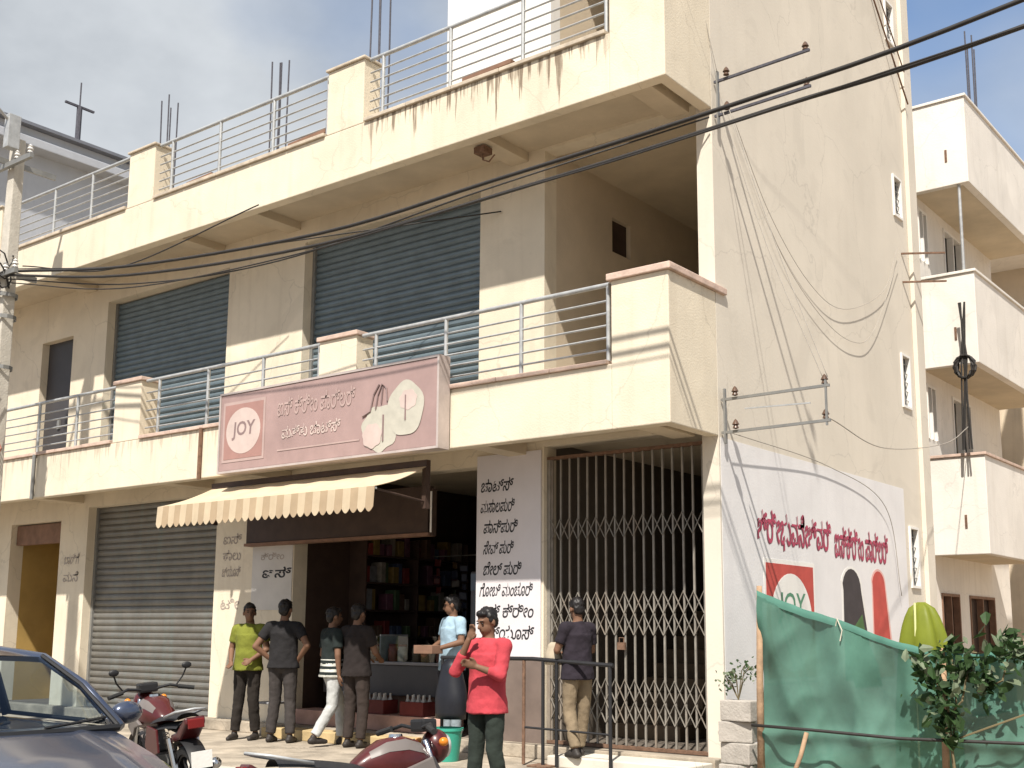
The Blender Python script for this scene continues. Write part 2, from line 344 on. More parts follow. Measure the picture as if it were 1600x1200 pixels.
# ground-floor front wall: openings for door recess, shutter, shop, gate
OP_G = [(-17.3, -15.2, 0.2, 3.5), (-14.35, -12.72, 0.2, 3.32), (-11.9, -8.45, 0.2, 3.5), (-6.7, -3.36, 0.2, 3.5), (-2.33, -0.2, 0.2, 3.66)]
wall('front_wall', XL, -0.2, 0.2, 3.72, 0.0, 0.25, OP_G, M_CREAM)
OP_F = [(-16.8, -15.1, 3.95, 6.9), (-13.75, -12.74, 3.95, 6.62), (-11.71, -8.43, 3.95, 7.06), (-6.7, -3.36, 3.95, 7.10), (-2.33, -0.2, 3.95, 7.40)]
wall('front_wall', XL, -0.2, 3.95, 7.44, 0.0, 0.25, OP_F, M_CREAM)
# side wall with its stack of small windows
SW = [(5.74, 6.10, 2.13, 3.02), (5.74, 6.10, 4.78, 5.60), (5.74, 6.10, 7.74, 8.40), (5.74, 6.10, 10.6, 11.3)]
wall('side_wall', 0.0, 6.65, 0.0, 12.0, -0.2, 0.0, SW, M_SIDE, axis='x')
MB().box(0.001, 0.07, 6.32, 6.65, 0.0, 12.0).build('corner_pilaster', M_SIDE, BD, bev=0.01)
for (a, b, c, e) in SW:
    wn = MB()
    for q in ((a, a+.035, c, e), (b-.035, b, c, e), (a+.035, b-.035, c, c+.035), (a+.035, b-.035, e-.035, e)): wn.box(-0.07, 0.028, *q)
    w_ = wn.build('window', M_WHITE, BD)
    MB().box(-0.055, -0.045, a+.03, b-.03, c+.03, e-.03).build('pane', M_PANE, w_)
    gb = MB()
    for i in range(5): z = c+(e-c)*(i+1)/6; gb.tube([(-0.02, a+.02, z), (-0.02, b-.02, z)], .007, 6)
    gb.build('grille', M_GUIDE, w_)
# partitions, rear and left walls
MB().box(-2.53, -2.33, 0.25, 6.45, 0.2, 3.72).build('stair_wall', M_STAIRSHADE, BD)
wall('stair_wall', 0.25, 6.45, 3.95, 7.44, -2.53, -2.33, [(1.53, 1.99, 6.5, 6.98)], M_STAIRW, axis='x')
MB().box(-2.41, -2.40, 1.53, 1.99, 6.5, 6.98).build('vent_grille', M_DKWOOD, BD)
MB().box(XL, -0.2, 6.45, 6.65, 0.2, 7.44).build('rear_wall', M_STAIRSHADE, BD)
MB().box(-0.215, -0.201, 0.26, 6.44, 0.2, 3.71).build('stair_wall', M_STAIRSHADE, BD)  # dark sheet lining the side wall, stairwell shade painted on it
MB().box(XL, XL+.2, 0.25, 6.45, 0.2, 7.44).build('left_wall', M_CREAM, BD)
MB().box(-6.9, -6.7, 0.25, 4.2, 0.2, 3.72).build('shop_wall', M_DKWOOD, BD)  # shop walls coloured near-black, the interior shade is painted in
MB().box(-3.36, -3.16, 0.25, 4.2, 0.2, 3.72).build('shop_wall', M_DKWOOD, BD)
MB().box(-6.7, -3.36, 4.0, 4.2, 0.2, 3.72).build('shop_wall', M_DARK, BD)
# ochre door recess, left
MB().box(-14.55, -14.35, 0.25, 1.2, 0.2, 3.5).build('recess_wall', M_TANDOOR, BD)
MB().box(-12.72, -12.52, 0.25, 1.2, 0.2, 3.5).build('recess_wall', M_TANDOOR, BD)
MB().box(-14.35, -12.72, 1.0, 1.2, 0.2, 3.5).build('recess_wall', M_TANDOOR, BD)
MB().box(-14.33, -12.74, 0.10, 0.22, 2.95, 3.30).build('transom_panel', M_BROWN, BD, bev=0.01)
d_ = MB().box(-13.95, -13.0, 0.93, 0.99, 0.2, 2.3).build('door', M_BROWN, BD, bev=0.01)
MB().tube([(-13.1, 0.93, 1.1), (-13.1, 0.88, 1.1), (-13.1, 0.88, 1.3), (-13.1, 0.93, 1.3)], .012, 6).build('handle', M_GUIDE, d_)
# first-floor far-left door
dd = MB().box(-13.75, -12.74, 0.14, 0.19, 3.96, 6.62).build('door', mat('dark_door_paint', (0.05, 0.047, 0.05), 0.5), BD)
MB().box(-13.28, -13.20, 0.11, 0.14, 5.0, 5.16).build('handle', M_GUIDE, dd)

# roller shutters: every slat its own piece
def slat_mesh(w, h, m):
    mb = MB(); prof = [(0.0, 0.0), (-0.010, h*0.12), (-0.022, h*0.36), (-0.022, h*0.62), (-0.010, h*0.86), (0.0, h*0.97), (0.012, h*0.97), (0.012, 0.0)]
    mb.prism([(p[0], p[1]) for p in prof], w, (0, 0, 0), (0, 1, 0), (0, 0, 1), (1, 0, 0))
    return mb.mesh('slat', (0, 0, 0), (m,))
def shutter(x0, x1, z0, z1, y, m, pitch=0.10):
    e = empty('roller_shutter', ((x0+x1)/2, y, z0), 0, BD); n = int((z1-z0)/pitch); me = slat_mesh(x1-x0-.08, pitch, m)
    for i in range(n): inst('slat', me, e, (x0+.04, y+random.uniform(-.0015, .0015), z0+.06+i*pitch))
    MB().box(x0+.03, x1-.03, y-.03, y+.02, z0+.005, z0+.06).build('bottom_bar', M_GUIDE, e)
    for a in (x0+.001, x1-.056): MB().box(a, a+.055, y-.05, y+.04, z0+.001, z1-.002).build('guide_rail', M_GUIDE, e)
    for fx in (.3, .7):
        MB().tube([(x0+(x1-x0)*fx-.06, y-.03, z0+.11), (x0+(x1-x0)*fx-.06, y-.06, z0+.11), (x0+(x1-x0)*fx+.06, y-.06, z0+.11), (x0+(x1-x0)*fx+.06, y-.03, z0+.11)], .008, 6).build('handle', M_GUIDE, e)
    return e
shutter(-11.9, -8.45, 0.2, 3.5, 0.2, M_SHUTG, 0.105)
shutter(-17.3, -15.2, 0.2, 3.5, 0.2, M_SHUTG, 0.105)
shutter(-11.71, -8.43, 3.95, 7.06, 0.2, M_SHUT, 0.095)
shutter(-6.7, -3.36, 3.95, 7.10, 0.2, M_SHUT, 0.095)
shutter(-16.8, -15.1, 3.95, 6.9, 0.2, M_SHUT, 0.095)

# balconies: fascia parapet, coping, blocks, side return, railing
BF = -1.02
def balcony(z0, m_fasc, m_cop, ct):
    zc, zr, zb = z0+.70, z0+1.59, z0+1.60           # coping underside, rail top, block top
    MB().box(XL, -0.70, BF, -0.86, z0, zc).build('fascia', m_fasc, BD, bev=0.012)
    # corner block and side return are one cast piece
    mb = MB(); mb.prism([(-.70, BF), (0, BF), (0, -.003), (-.14, -.003), (-.14, BF+.16), (-.70, BF+.16)], zb-z0, (0, 0, z0), (1, 0, 0), (0, 1, 0), (0, 0, 1))
    mb.build('corner_parapet', M_CREAM, BD, bev=0.012)
    mb = MB(); mb.prism([(-.74, BF-.04), (.04, BF-.04), (.04, .20), (-.18, .20), (-.18, BF+.20), (-.74, BF+.20)], .075*ct, (0, 0, zb+.001), (1, 0, 0), (0, 1, 0), (0, 0, 1))
    mb.build('coping', m_cop, BD, bev=0.01)
    edges = [-17.5]
    blocks = [(-5.2, -4.52), (-9.75, -9.08), (-14.3, -13.63)]
    for a, b in blocks:
        MB().box(a, b, BF-.003, -0.72, zc+.001, zb).build('parapet_block', M_CREAM, BD, bev=0.012)
        MB().box(a-.03, b+.03, BF-.035, -0.69, zb+.001, zb+.06*ct).build('coping', m_cop, BD, bev=0.01)
    spans = [(-0.74, -4.49, [-.78, -1.95, -3.08, -4.24]), (-5.23, -9.05, [-5.27, -6.38, -7.57, -8.72]), (-9.78, -13.6, [-9.82, -10.88, -12.0, -13.2]), (-14.33, -17.5, [-14.4, -15.5, -16.6])]
    for xr, xl, posts in spans:
        n = 5
        for i in range(n):
            a = xr+(xl-xr)*i/n; b = xr+(xl-xr)*(i+1)/n
            MB().box(b+.004, a-.004, BF-.035, -0.835+random.uniform(-.01, .01), zc+.001, zc+.05+random.uniform(-.004, .004)).build('coping_stone', m_cop, BD, bev=0.008)
        e = empty('railing', ((xl+xr)/2, BF+.07, zc+.05), 0, BD)
        for x in posts:
            MB().tube([(x, BF+.07, zc+.03), (x, BF+.07, zr)], .024, 8).build('post', M_STEEL, e, smooth=R_(50))
        MB().tube([(xl+.02, BF+.07, zr), (xr-.02, BF+.07, zr)], .028, 8).build('rail', M_STEEL, e, smooth=R_(50))
        for k in range(5):
            z = zc+.17+k*.135; s = random.uniform(-.006, .006)
            MB().tube([(xl+.02, BF+.07, z+s), ((xl+xr)/2, BF+.07, z-.004), (xr-.02, BF+.07, z-s)], .0125, 6).build('rail', M_STEEL, e, smooth=R_(50))
    # cross beams under the balcony and a light fitting box
    for x in (-0.42, -2.72, -6.95, -8.7, -12.2, -15.2):
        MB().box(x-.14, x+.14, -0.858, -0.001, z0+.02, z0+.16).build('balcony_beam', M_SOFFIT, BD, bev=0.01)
balcony(3.56, M_FASC_LO, M_COPING, 1.0)
balcony(7.30, M_FASC_UP, M_COPUP, .6)

# second storey over the stairs and the terrace behind the railings
wall('terrace_room_wall', -3.98, -0.2, 7.68, 12.0, 0.0, 0.2, [(-2.24, -0.25, 7.68, 11.0)], M_WHITE)
MB().box(-3.98, -3.78, 0.2, 6.4, 7.68, 12.0).build('terrace_room_wall', M_WHITE, BD)
MB().box(-2.40, -2.24, 0.2, 6.4, 7.68, 12.0).build('terrace_room_wall', M_STAIRW, BD)
MB().box(-3.98, -0.2, 6.4, 6.6, 7.68, 12.0).build('terrace_room_wall', M_STAIRW, BD)
MB().box(-4.1, 0.02, -0.12, 6.7, 12.001, 12.2).build('terrace_roof', M_SOFFIT, BD)
wb = MB()
for (a, b) in ((-1.9, -1.86), (-.95, -.91)): wb.box(a, b, 0.9, 0.94, 7.68, 9.9)
wb.box(-1.9, -.91, 0.9, 0.94, 9.9, 9.94); wb.build('door_frame', M_DKWOOD, BD)
MB().box(XL, -3.98, 6.4, 6.6, 7.68, 8.45).build('rear_parapet', M_CREAM, BD)
MB().box(-10.4, -8.2, 0.55, 0.78, 7.68, 8.62).build('low_terrace_wall', M_CREAM, BD, bev=.01)
MB().box(-6.9, -5.0, 0.35, 0.58, 7.68, 8.55).build('low_terrace_wall', M_CREAM, BD, bev=.01)
for (x0, x1, y, z) in ((-8.35, -7.75, -.9, 8.075), (-6.05, -5.3, -.92, 8.08), (-2.85, -2.1, -.95, 8.075)):
    tag(MB().obox(((x0+x1)/2, y+.02, z+.035), ((x1-x0)/2, 0, .01), (0, .07, 0), (0, 0, .028)).build('timber_offcut', M_BROWN, bev=.006),
        {-8.35: 'brown timber offcut lying on the upper parapet near the left parapet block', -6.05: 'brown timber offcut on the upper parapet left of the middle block', -2.85: 'brown timber offcut on the upper parapet in front of the white terrace room'}[x0], 'timber', 'timber offcuts on the upper parapet')
# column stubs with starter bars
for (x, top, n) in ((-9.83, 10.4, 4), (-7.07, 10.0, 4), (-4.98, 10.7, 4)):
    st = MB().box(x-.13, x+.13, -0.42, -0.16, 7.68, 7.95).build('column_stub', M_CONC, BD, bev=.008)
    for k in range(n):
        px, py = x+(-.085 if k % 2 else .085), -0.29+(-.085 if k < 2 else .085); lean = random.uniform(-.05, .05)
        MB().tube([(px, py, 7.9), (px+lean*.4, py, (7.9+top)/2), (px+lean, py+random.uniform(-.04, .04), top-random.uniform(0, .35))], .013, 6).build('rebar', M_REBAR, st)
# small fittings on the facade
MB().lathe([(0, -.10), (.05, -.10), (.06, -.02), (.05, 0)], (-3.03, 0.0, 6.62), (0, -1, 0), 12).build('wall_lamp_holder', M_DKWOOD, BD)
lf = MB(); lf.tube([(-2.75, -0.70, 7.32), (-2.75, -0.70, 7.15)], .012, 6); lf.tube([(-2.75, -.7, 7.15), (-2.62, -.74, 7.08), (-2.55, -.72, 7.16)], .01, 6); lf.box(-2.83, -2.67, -.78, -.62, 7.22, 7.30)
lf.build('broken_ceiling_fitting', M_RUST, BD)
for x, z in ((-11.9, 3.52), (-7.55, 3.52)):
    MB().tube([(x, BF-.03, z+.75), (x, BF-.03, z+.02)], .03, 8).build('drain_pipe', M_RUST if x > -8 else M_GUIDE, BD)
# darker painted base of the pillar under the menu banner; stair flight behind the gate
MB().box(-3.358, -2.332, -0.012, -0.001, 0.201, 1.14).build('pillar_base_panel', mat('brown_base_paint', (0.17, 0.13, 0.11), .7, .2, 3), BD)
for i in range(9):
    MB().box(-2.32, -1.28, 1.3+i*.28, 1.3+(i+1)*.28+.02, 0.2, 0.2+(i+1)*.175).build('stair_step', mat('stair_stone', (0.17, 0.125, 0.08), .8, .2, 4), BD, bev=.008)
MB().box(-1.75, -0.04, -0.72, -0.202, 0.051, 0.165).build('entrance_step', mat('pale_step_stone', (0.62, 0.58, 0.5), .7, .12, 3), BD, bev=.012)

# collapsible gate: channels and lattice links, each its own piece
GT = empty('collapsible_gate', (-1.25, 0.10, 0.2), 0, BD)
NG = 16; gx = [-2.27+i*(2.02/NG) for i in range(NG+1)]; GY = 0.09
bar_me = MB().box(-.011, .011, -.012, .012, 0, 3.26).mesh('bar', (0, 0, 0), (M_GATE,), .003, seg=1)
for x in gx: inst('bar', bar_me, GT, (x, GY, 0.24))
pit = gx[1]-gx[0]
lk = {}
for sgn in (1, -1):
    for hh in (0.17, 0.24):
        lk[sgn, hh] = MB().bar((-pit/2, 0, -sgn*hh/2), (pit/2, 0, sgn*hh/2), .006, .016, (0, 1, 0)).mesh('lattice_link', (0, 0, 0), (M_GATE,), fix=True)
for i in range(NG):
    xm = (gx[i]+gx[i+1])/2
    for zc, hh in ((1.80, .24), (1.56, .24), (0.84, .24), (0.60, .24), (2.66, .24)):
        inst('lattice_link', lk[1, hh], GT, (xm, GY-.019, zc)); inst('lattice_link', lk[-1, hh], GT, (xm, GY-.027, zc))
for z in (0.205, 3.50): MB().box(-2.32, -0.205, GY-.04, GY+.04, z, z+.035).build('gate_track', M_RUST, GT)
MB().box(-2.325, -2.28, GY-.03, GY+.03, 0.24, 3.5).build('gate_post', M_GATE, GT)
MB().box(-0.25, -0.205, GY-.03, GY+.03, 0.24, 3.5).build('gate_post', M_GATE, GT)
lockm = MB(); lockm.box(-1.33, -1.23, GY-.07, GY-.035, 1.28, 1.36); lockm.tube([(-1.31, GY-.05, 1.36), (-1.31, GY-.05, 1.41), (-1.25, GY-.05, 1.41), (-1.25, GY-.05, 1.36)], .007, 6)
lockm.build('padlock', M_RUST, GT)

# painted advertisement on the side wall
MU = MB().box(0.0005, 0.004, 0.03, 5.6, 0.05, 3.55).build('painted_panel', M_MURAL, BD)
M_RED = mat('sign_red', (0.48, 0.075, 0.06), .7, .15, 5); M_REDT = mat('lettering_red', (0.42, 0.06, 0.11), .7, .2, 8); M_GRNT = mat('lettering_green', (0.10, 0.26, 0.16), .7)
UY, VZ = (0, 1, 0), (0, 0, 1)
M_REDS = mat('lettering_shadow', (0.19, 0.075, 0.095), .7, .2, 8)
text_mesh('ಶ್ರೀಭುವನೇಶ್ವರಿ', (0.0042, 0.835, 2.405), UY, (0, .02, 1), 2.05, .46, .001, bold=.012).build('lettering', M_REDS, MU, fix=False)
text_mesh('ಐಸ್‌ಕ್ರೀಂ ಪಾರ್ಲರ್', (0.0042, 2.995, 2.405), UY, (0, .02, 1), 1.85, .42, .001, bold=.012).build('lettering', M_REDS, MU, fix=False)
text_mesh('ಶ್ರೀಭುವನೇಶ್ವರಿ', (0.005, 0.86, 2.42), UY, (0, .02, 1), 2.05, .46, .002, bold=.012).build('lettering', M_REDT, MU, fix=False)
text_mesh('ಐಸ್‌ಕ್ರೀಂ ಪಾರ್ಲರ್', (0.005, 3.02, 2.42), UY, (0, .02, 1), 1.85, .42, .002, bold=.012).build('lettering', M_REDT, MU, fix=False)
MB().box(0.0045, 0.008, 0.98, 2.36, 0.92, 2.31).build('logo_square', M_WHITE, MU)
MB().box(0.0085, 0.011, 1.03, 2.31, 0.97, 2.26).build('logo_square', M_RED, MU)
circ = [(math.cos(2*math.pi*k/40)*.56, math.sin(2*math.pi*k/40)*.56) for k in range(40)]
MB().prism(circ, .002, (0.0115, 1.68, 1.60), UY, VZ).build('logo_disc', M_WHITE, MU)
text_mesh('JOY', (0.0135, 1.30, 1.58), UY, (0, .12, 1), .72, .36, .0015, bold=.01).build('lettering', M_GRNT, MU, fix=False)
def ice_bar(y0, w, top, bot, m, edge, lean):
    pts = [(0, bot)]+[(0+lean*.1, top-w*.45)]+[(w/2-w/2*math.cos(a), top-w*.45+w*.45*math.sin(a)) for a in [math.pi*k/10 for k in range(1, 10)]]+[(w, top-w*.45), (w+lean, bot)]
    MB().prism([(p[0]*1.16-w*.08, p[1]+.03) for p in pts], .002, (0.0045, y0, 0), UY, VZ).build('ice_cream_picture', edge, MU)
    MB().prism(pts, .002, (0.007, y0, 0), UY, VZ).build('ice_cream_picture', m, MU)
ice_bar(3.2, .62, 2.30, .9, mat('choc_paint', (0.05, 0.042, 0.045), .7, .2, 6), M_WHITE, .35)
ice_bar(4.22, .46, 2.31, .9, M_RED, mat('pink_paint', (0.68, 0.42, 0.38), .7), .22)
lv = [(0, 0), (.15, .42), (.5, .62), (.62, .3), (.98, -.02), (1.1, -.3), (.2, -.3)]
MB().prism(lv, .002, (0.0095, 3.32, 1.10), UY, VZ).build('leaf_picture', mat('leaf_paint', (0.07, 0.15, 0.05), .7, .2, 6), MU)
# faint handbills and scribbled lettering on the ground-floor pillars
UX = (1, 0, 0); M_INK = mat('black_ink', (0.03, 0.03, 0.035), .7, .2, 8); M_FAINT = mat('faint_ink', (0.36, 0.31, 0.27), .8, .2, 8)
for i, s in enumerate(('ಐಸ್', 'ಹಾಲು', 'ಜ್ಯೂಸ್', '', 'ಟೀ')):
    if s: text_mesh(s, (-8.28, -.002, 2.72-i*.24), UX, (.1, 0, 1), .42, .16, .002, bold=.01).build('lettering', M_FAINT, BD, fix=False)
for i, s in enumerate(('ಬಾಡಿಗೆ', 'ಮನೆ')): text_mesh(s, (-12.55, -.002, 2.55-i*.3), UX, (.1, 0, 1), .45, .18, .002, bold=.01).build('lettering', M_FAINT, BD, fix=False)
# ================================================================== SHOP FRONT
# illuminated-box sign over the shop
SG = thing('shop_sign', 'long faded, glare-paled pink shop sign with JOY logo on the lower balcony', 'sign', (-4.92, -1.05, 3.56))
M_PINK = mat('faded_glare_pink_flex', (0.355, 0.245, 0.228), .5, .16, 2.0, spec=.5, streak=.15, dirt=(0.42, 0.30, 0.27)); M_SIGNED = mat('sign_edge_metal', (0.52, 0.45, 0.42), .5, .15, 5, metal=.2)  # faded red board, with the wash-out of glare also put into the pink
SB = MB().box(-6.88, -2.95, -1.235, -1.06, 3.57, 4.61).build('board', M_PINK, SG, bev=.008)
fr = MB()
for q in ((-6.91, -6.881, 3.54, 4.64), (-2.949, -2.92, 3.54, 4.64)): fr.box(q[0], q[1], -1.245, -1.05, q[2], q[3])
fr.box(-6.88, -2.95, -1.245, -1.05, 3.54, 3.568); fr.box(-6.88, -2.95, -1.245, -1.05, 4.612, 4.64); fr.build('frame', M_SIGNED, SG)
sy = -1.238; M_SW = mat('sign_pale_print', (0.54, 0.44, 0.40), .6, .1, 4); M_SW2 = mat('sign_faint_print', (0.43, 0.32, 0.295), .6, .12, 4); M_SD = mat('sign_dark_print', (0.24, 0.17, 0.165), .6)
MB().box(-6.82, -5.96, sy-.002, sy, 3.68, 4.50).build('logo_square', M_SW2, SG)
MB().box(-6.78, -6.00, sy-.005, sy-.0025, 3.72, 4.46).build('logo_square', mat('sign_logo_red', (0.35, 0.20, 0.175), .6, .1, 4), SG)
MB().prism([(.35*math.cos(2*math.pi*k/36), .31*math.sin(2*math.pi*k/36)) for k in range(36)], .002, (-6.39, sy-.0055, 4.09), UX, VZ, (0, -1, 0)).build('logo_disc', M_SW, SG)
text_mesh('JOY', (-6.62, sy-.009, 3.97), UX, (.06, 0, 1), .46, .25, .0, bold=.02).build('lettering', M_SD, SG, fix=False)
text_mesh('ಐಸ್ ಕ್ರೀಂ ಪಾರ್ಲರ್', (-5.72, sy-.004, 4.20), UX, (.05, 0, 1), 1.42, .25, 0, bold=.008).build('lettering', M_SW2, SG, fix=False)
text_mesh('ಮತ್ತು ಚಾಟ್ಸ್', (-5.62, sy-.004, 3.90), UX, (.05, 0, 1), 1.08, .17, 0, bold=.012).build('lettering', M_SW, SG, fix=False)
MB().box(-5.7, -4.2, sy-.003, sy-.0005, 3.745, 3.765).build('print_line', M_SW2, SG)
M_ICE = mat('sign_ice_print', (0.48, 0.46, 0.39), .6, .12, 6)
def blob(cx, cz, rx, rz, name, m, dy=0, bumps=0.06, k=7, ph=0):
    pts = [(cx+rx*(1+bumps*math.sin(k*t+ph))*math.cos(t), cz+rz*(1+bumps*math.sin(k*t+ph))*math.sin(t)) for t in [2*math.pi*i/40 for i in range(40)]]
    MB().prism(pts, .002, (0, sy-.0005-dy, 0), UX, VZ, (0, -1, 0)).build(name, m, SG)
blob(-3.86, 3.86, .30, .28, 'ice_cream_picture', M_ICE); blob(-3.44, 4.06, .29, .33, 'ice_cream_picture', M_ICE, .003, .04, 5)
blob(-3.98, 3.78, .16, .15, 'ice_cream_picture', M_SW, .006); blob(-3.40, 4.16, .14, .12, 'ice_cream_picture', M_SW, .006)
for pts in ([(-4.15, 4.03), (-4.02, 4.08), (-3.97, 4.28), (-3.88, 4.40)], [(-3.93, 4.10), (-3.90, 4.26), (-3.83, 4.40), (-3.76, 4.34), (-3.74, 4.18)], [(-3.84, 4.16), (-3.82, 4.36)], [(-3.80, 3.70), (-3.80, 4.02)], [(-3.44, 3.92), (-3.44, 4.22)]):
    MB().tube([(p[0], sy-.007, p[1]) for p in pts], .011, 5).build('drawn_line', M_SD, SG)

# awning
AW = thing('awning', 'cream fabric awning with striped scalloped valance below the shop sign', 'awning', (-5.4, -0.9, 3.0))
AX0, AX1, AY0, AY1, AZ0, AZ1 = -7.42, -3.38, -0.92, -1.78, 3.40, 3.08
M_AWN = mat('awning_cream_canvas', (0.62, 0.51, 0.36), .9, .10, 4, .3, 80, trans=.18, streak=.15, dirt=(0.45, 0.32, 0.18)); M_AWS = mat('awning_brown_stripe', (0.46, 0.35, 0.23), .9, .12, 4, trans=.15)
cv = MB()
def awn(u, v):
    x = AX0+(AX1-AX0)*u; sag = -.03*math.sin(math.pi*v)*(1+.4*math.sin(u*16*math.pi)); return (x, AY0+(AY1-AY0)*v, AZ0+(AZ1-AZ0)*v+sag)
cv.grid(awn, 66, 8); cv.grid(lambda u, v: (awn(u, v)[0], awn(u, v)[1], awn(u, v)[2]-.006), 66, 8)
cv.build('canopy', M_AWN, AW, smooth=True)
NS = 32; vw = (AX1-AX0)/NS
for i in range(NS):
    x0 = AX0+i*vw; mb = MB(); pts = []
    for k in range(9): pts.append((x0+vw*k/8, AZ1-.235-.055*math.sin(math.pi*k/8)))
    top = [(x0+vw, AZ1), (x0, AZ1)]
    off = .018*math.sin(i*1.7)
    P = pts+top; n = len(P); vs = []
    for (x, z) in P: vs.append((x, AY1-.004-(AZ1-z)*(.06+off), z))
    vs += [(v[0], v[1]+.005, v[2]) for v in vs]
    mb.add(vs, [tuple(range(n)), tuple(range(2*n-1, n-1, -1))]+[(k, (k+1) % n, (k+1) % n+n, k+n) for k in range(n)])
    mb.build('valance_flap', M_AWS if i % 2 else M_AWN, AW)
MB().tube([(AX0, AY1+.022, AZ1-.022), (AX1, AY1+.022, AZ1-.022)], .014, 8).build('front_bar', M_STEEL, AW)
for x in (AX0+.04, AX1-.04):
    MB().tube([(x, AY0+.05, AZ0-.42), (x, AY1+.02, AZ1-.02)], .014, 6).build('arm', M_DKWOOD, AW)
    MB().box(x-.03, x+.03, AY0, AY0+.08, AZ0-.5, AZ0+.02).build('bracket', M_DKWOOD, AW)
MB().box(AX0, AX1, AY0-.001, AY0+.07, AZ0+.01, AZ0+.08).build('head_box', M_DKWOOD, AW)

# dark fascia board under the awning, tube light at its end
FB = thing('shop_fascia_board', 'dark brown board across the top of the shop opening', 'board', (-5.8, -0.1, 2.7))
MB().box(-7.6, -4.06, -0.13, -0.02, 2.70, 3.30).build('panel', M_DKWOOD, FB, bev=.01)
MB().box(-7.62, -4.04, -0.15, -0.01, 2.66, 2.70).build('trim', M_BROWN, FB)
tl = thing('tube_light', 'upright white tube lamp at the end of the dark shop board', 'lamp', (-4.0, -0.12, 2.7))
MB().tube([(-4.0, -.14, 2.70), (-4.0, -.14, 3.22)], .012, 8).build('tube', M_WHITE, tl); MB().box(-4.015, -3.985, -.122, -.05, 2.66, 3.26).build('batten', M_DKWOOD, tl)

# menu banner on the pillar
MN = thing('menu_banner', 'white banner with black slanted handwritten menu on the pillar', 'banner', (-2.85, -0.02, 1.15))
MB().box(-3.345, -2.36, -0.022, -0.004, 1.16, 3.62).build('sheet', mat('banner_sheet', (0.66, 0.63, 0.65), .6, .06, 2, spec=.45, streak=.12, dirt=(0.45, 0.42, 0.43)), MN)
lines = ['ಚಾಟ್ಸ್', 'ಮಸಾಲಪುರಿ', 'ಪಾನಿಪುರಿ', 'ಸೇವ್ ಪುರಿ', 'ಬೇಲ್ ಪುರಿ', 'ಗೋಬಿ ಮಂಚೂರಿ', 'ಐಸ್ ಕ್ರೀಂ', 'ಜ್ಯೂಸ್']
for i, s in enumerate(lines):
    z = 3.16-i*.255; w = [.50, .52, .52, .46, .58, .80, .82, .70][i]
    text_mesh(s, (-3.29+(.05 if i in (2, 3, 4) else 0)+(.12 if i == 7 else 0), -.0225, z), UX, (.18, 0, 1), w, .17, .001, bold=.016).build('lettering', M_INK, MN, fix=False)
PO = thing('poster', 'off-white poster with black lettering on the pillar beside the shop opening', 'poster', (-7.0, -0.01, 1.9))
MB().box(-7.58, -6.72, -0.010, -0.003, 1.75, 2.66).build('sheet', mat('poster_sheet', (0.55, 0.53, 0.50), .7, .08, 3), PO)
text_mesh('ಐಸ್', (-7.36, -.0105, 2.20), UX, (.15, 0, 1), .62, .16, .001, bold=.02).build('lettering', M_INK, PO, fix=False)
text_mesh('ಕ್ರೀಂ', (-7.40, -.0105, 2.46), UX, (.15, 0, 1), .5, .11, .001, bold=.008).build('lettering', M_FAINT, PO, fix=False)

# shop interior: counter, shelves, goods
CT = thing('display_counter', 'dark glass-topped display counter inside the shop opening', 'counter', (-5.3, 0.75, 0.2))
MB().box(-6.5, -4.35, 0.45, 1.05, 0.62, 1.02).build('cabinet', mat('counter_laminate', (0.085, 0.085, 0.095), .35, .15, 3), CT, bev=.01)
MB().box(-6.52, -4.33, 0.42, 1.07, 1.021, 1.06).build('top', mat('counter_top', (0.25, 0.25, 0.27), .3, .1, 3), CT, bev=.008)
MB().box(-6.4, -4.45, 0.52, 1.0, 0.20, 0.619).build('base', M_BROWN, CT)
g_ = MB(); g_.box(-6.5, -4.35, 0.46, 0.466, 1.062, 1.40); g_.build('glass_front', M_GLASS, CT)
for x in (-6.5, -5.43, -4.36): MB().box(x, x+.02, .46, 1.0, 1.062, 1.42).build('glass_frame', M_STEEL, CT)
SS = [((0.60, 0.33, 0.28), 'pinkish'), ((0.58, 0.45, 0.22), 'ochre')]
sp_ = thing('shop_step', 'tan and pink two-tread stone step at the shop threshold', 'step', (-5.1, 0.0, 0.2))
MB().box(-6.66, -3.9, -0.50, -0.202, 0.051, 0.185).build('tread', mat('ochre_stone', (0.50, 0.38, 0.20), .8, .25, 4), sp_, bev=.012)
MB().box(-6.64, -3.9, 0.02, 0.44, 0.201, 0.40).build('tread', mat('pinkish_stone', (0.46, 0.29, 0.24), .8, .25, 4), sp_, bev=.012)
# crates of bottles on the upper tread
M_CRATE = mat('red_crate_plastic', (0.13, 0.022, 0.02), .5, .2, 4); M_BOT = mat('bottle_plastic', (0.55, 0.53, 0.5), .3, .3, 9)
def crate(x, y, z, label):
    c = thing('bottle_crate', label, 'crate', (x, y, z), 0, 'bottle crates on the shop step'); mb = MB()
    for (a, b, e, d) in ((-.2, .2, -.14, -.125), (-.2, .2, .125, .14), (-.2, -.185, -.125, .125), (.185, .2, -.125, .125)): mb.box(a, b, e, d, 0, .18)
    mb.box(-.185, .185, -.125, .125, 0, .015); mb.build('case', M_CRATE, c, local=True, bev=.004, seg=1)
    for i in range(4):
        for j in range(2):
            MB().lathe([(.001, .016), (.034, .016), (.034, .17), (.014, .22), (.014, .26), (.001, .262)], (-.135+i*.09, -.06+j*.12, 0), n=10).build('bottle', M_BOT, c, local=True, smooth=R_(40))
crate(-5.75, .20, .401, 'red bottle crate on the shop step, nearer the poster'); crate(-5.15, .20, .401, 'red bottle crate on the shop step, middle one'); crate(-4.45, .19, .401, 'red bottle crate on the shop step, nearest the menu banner')
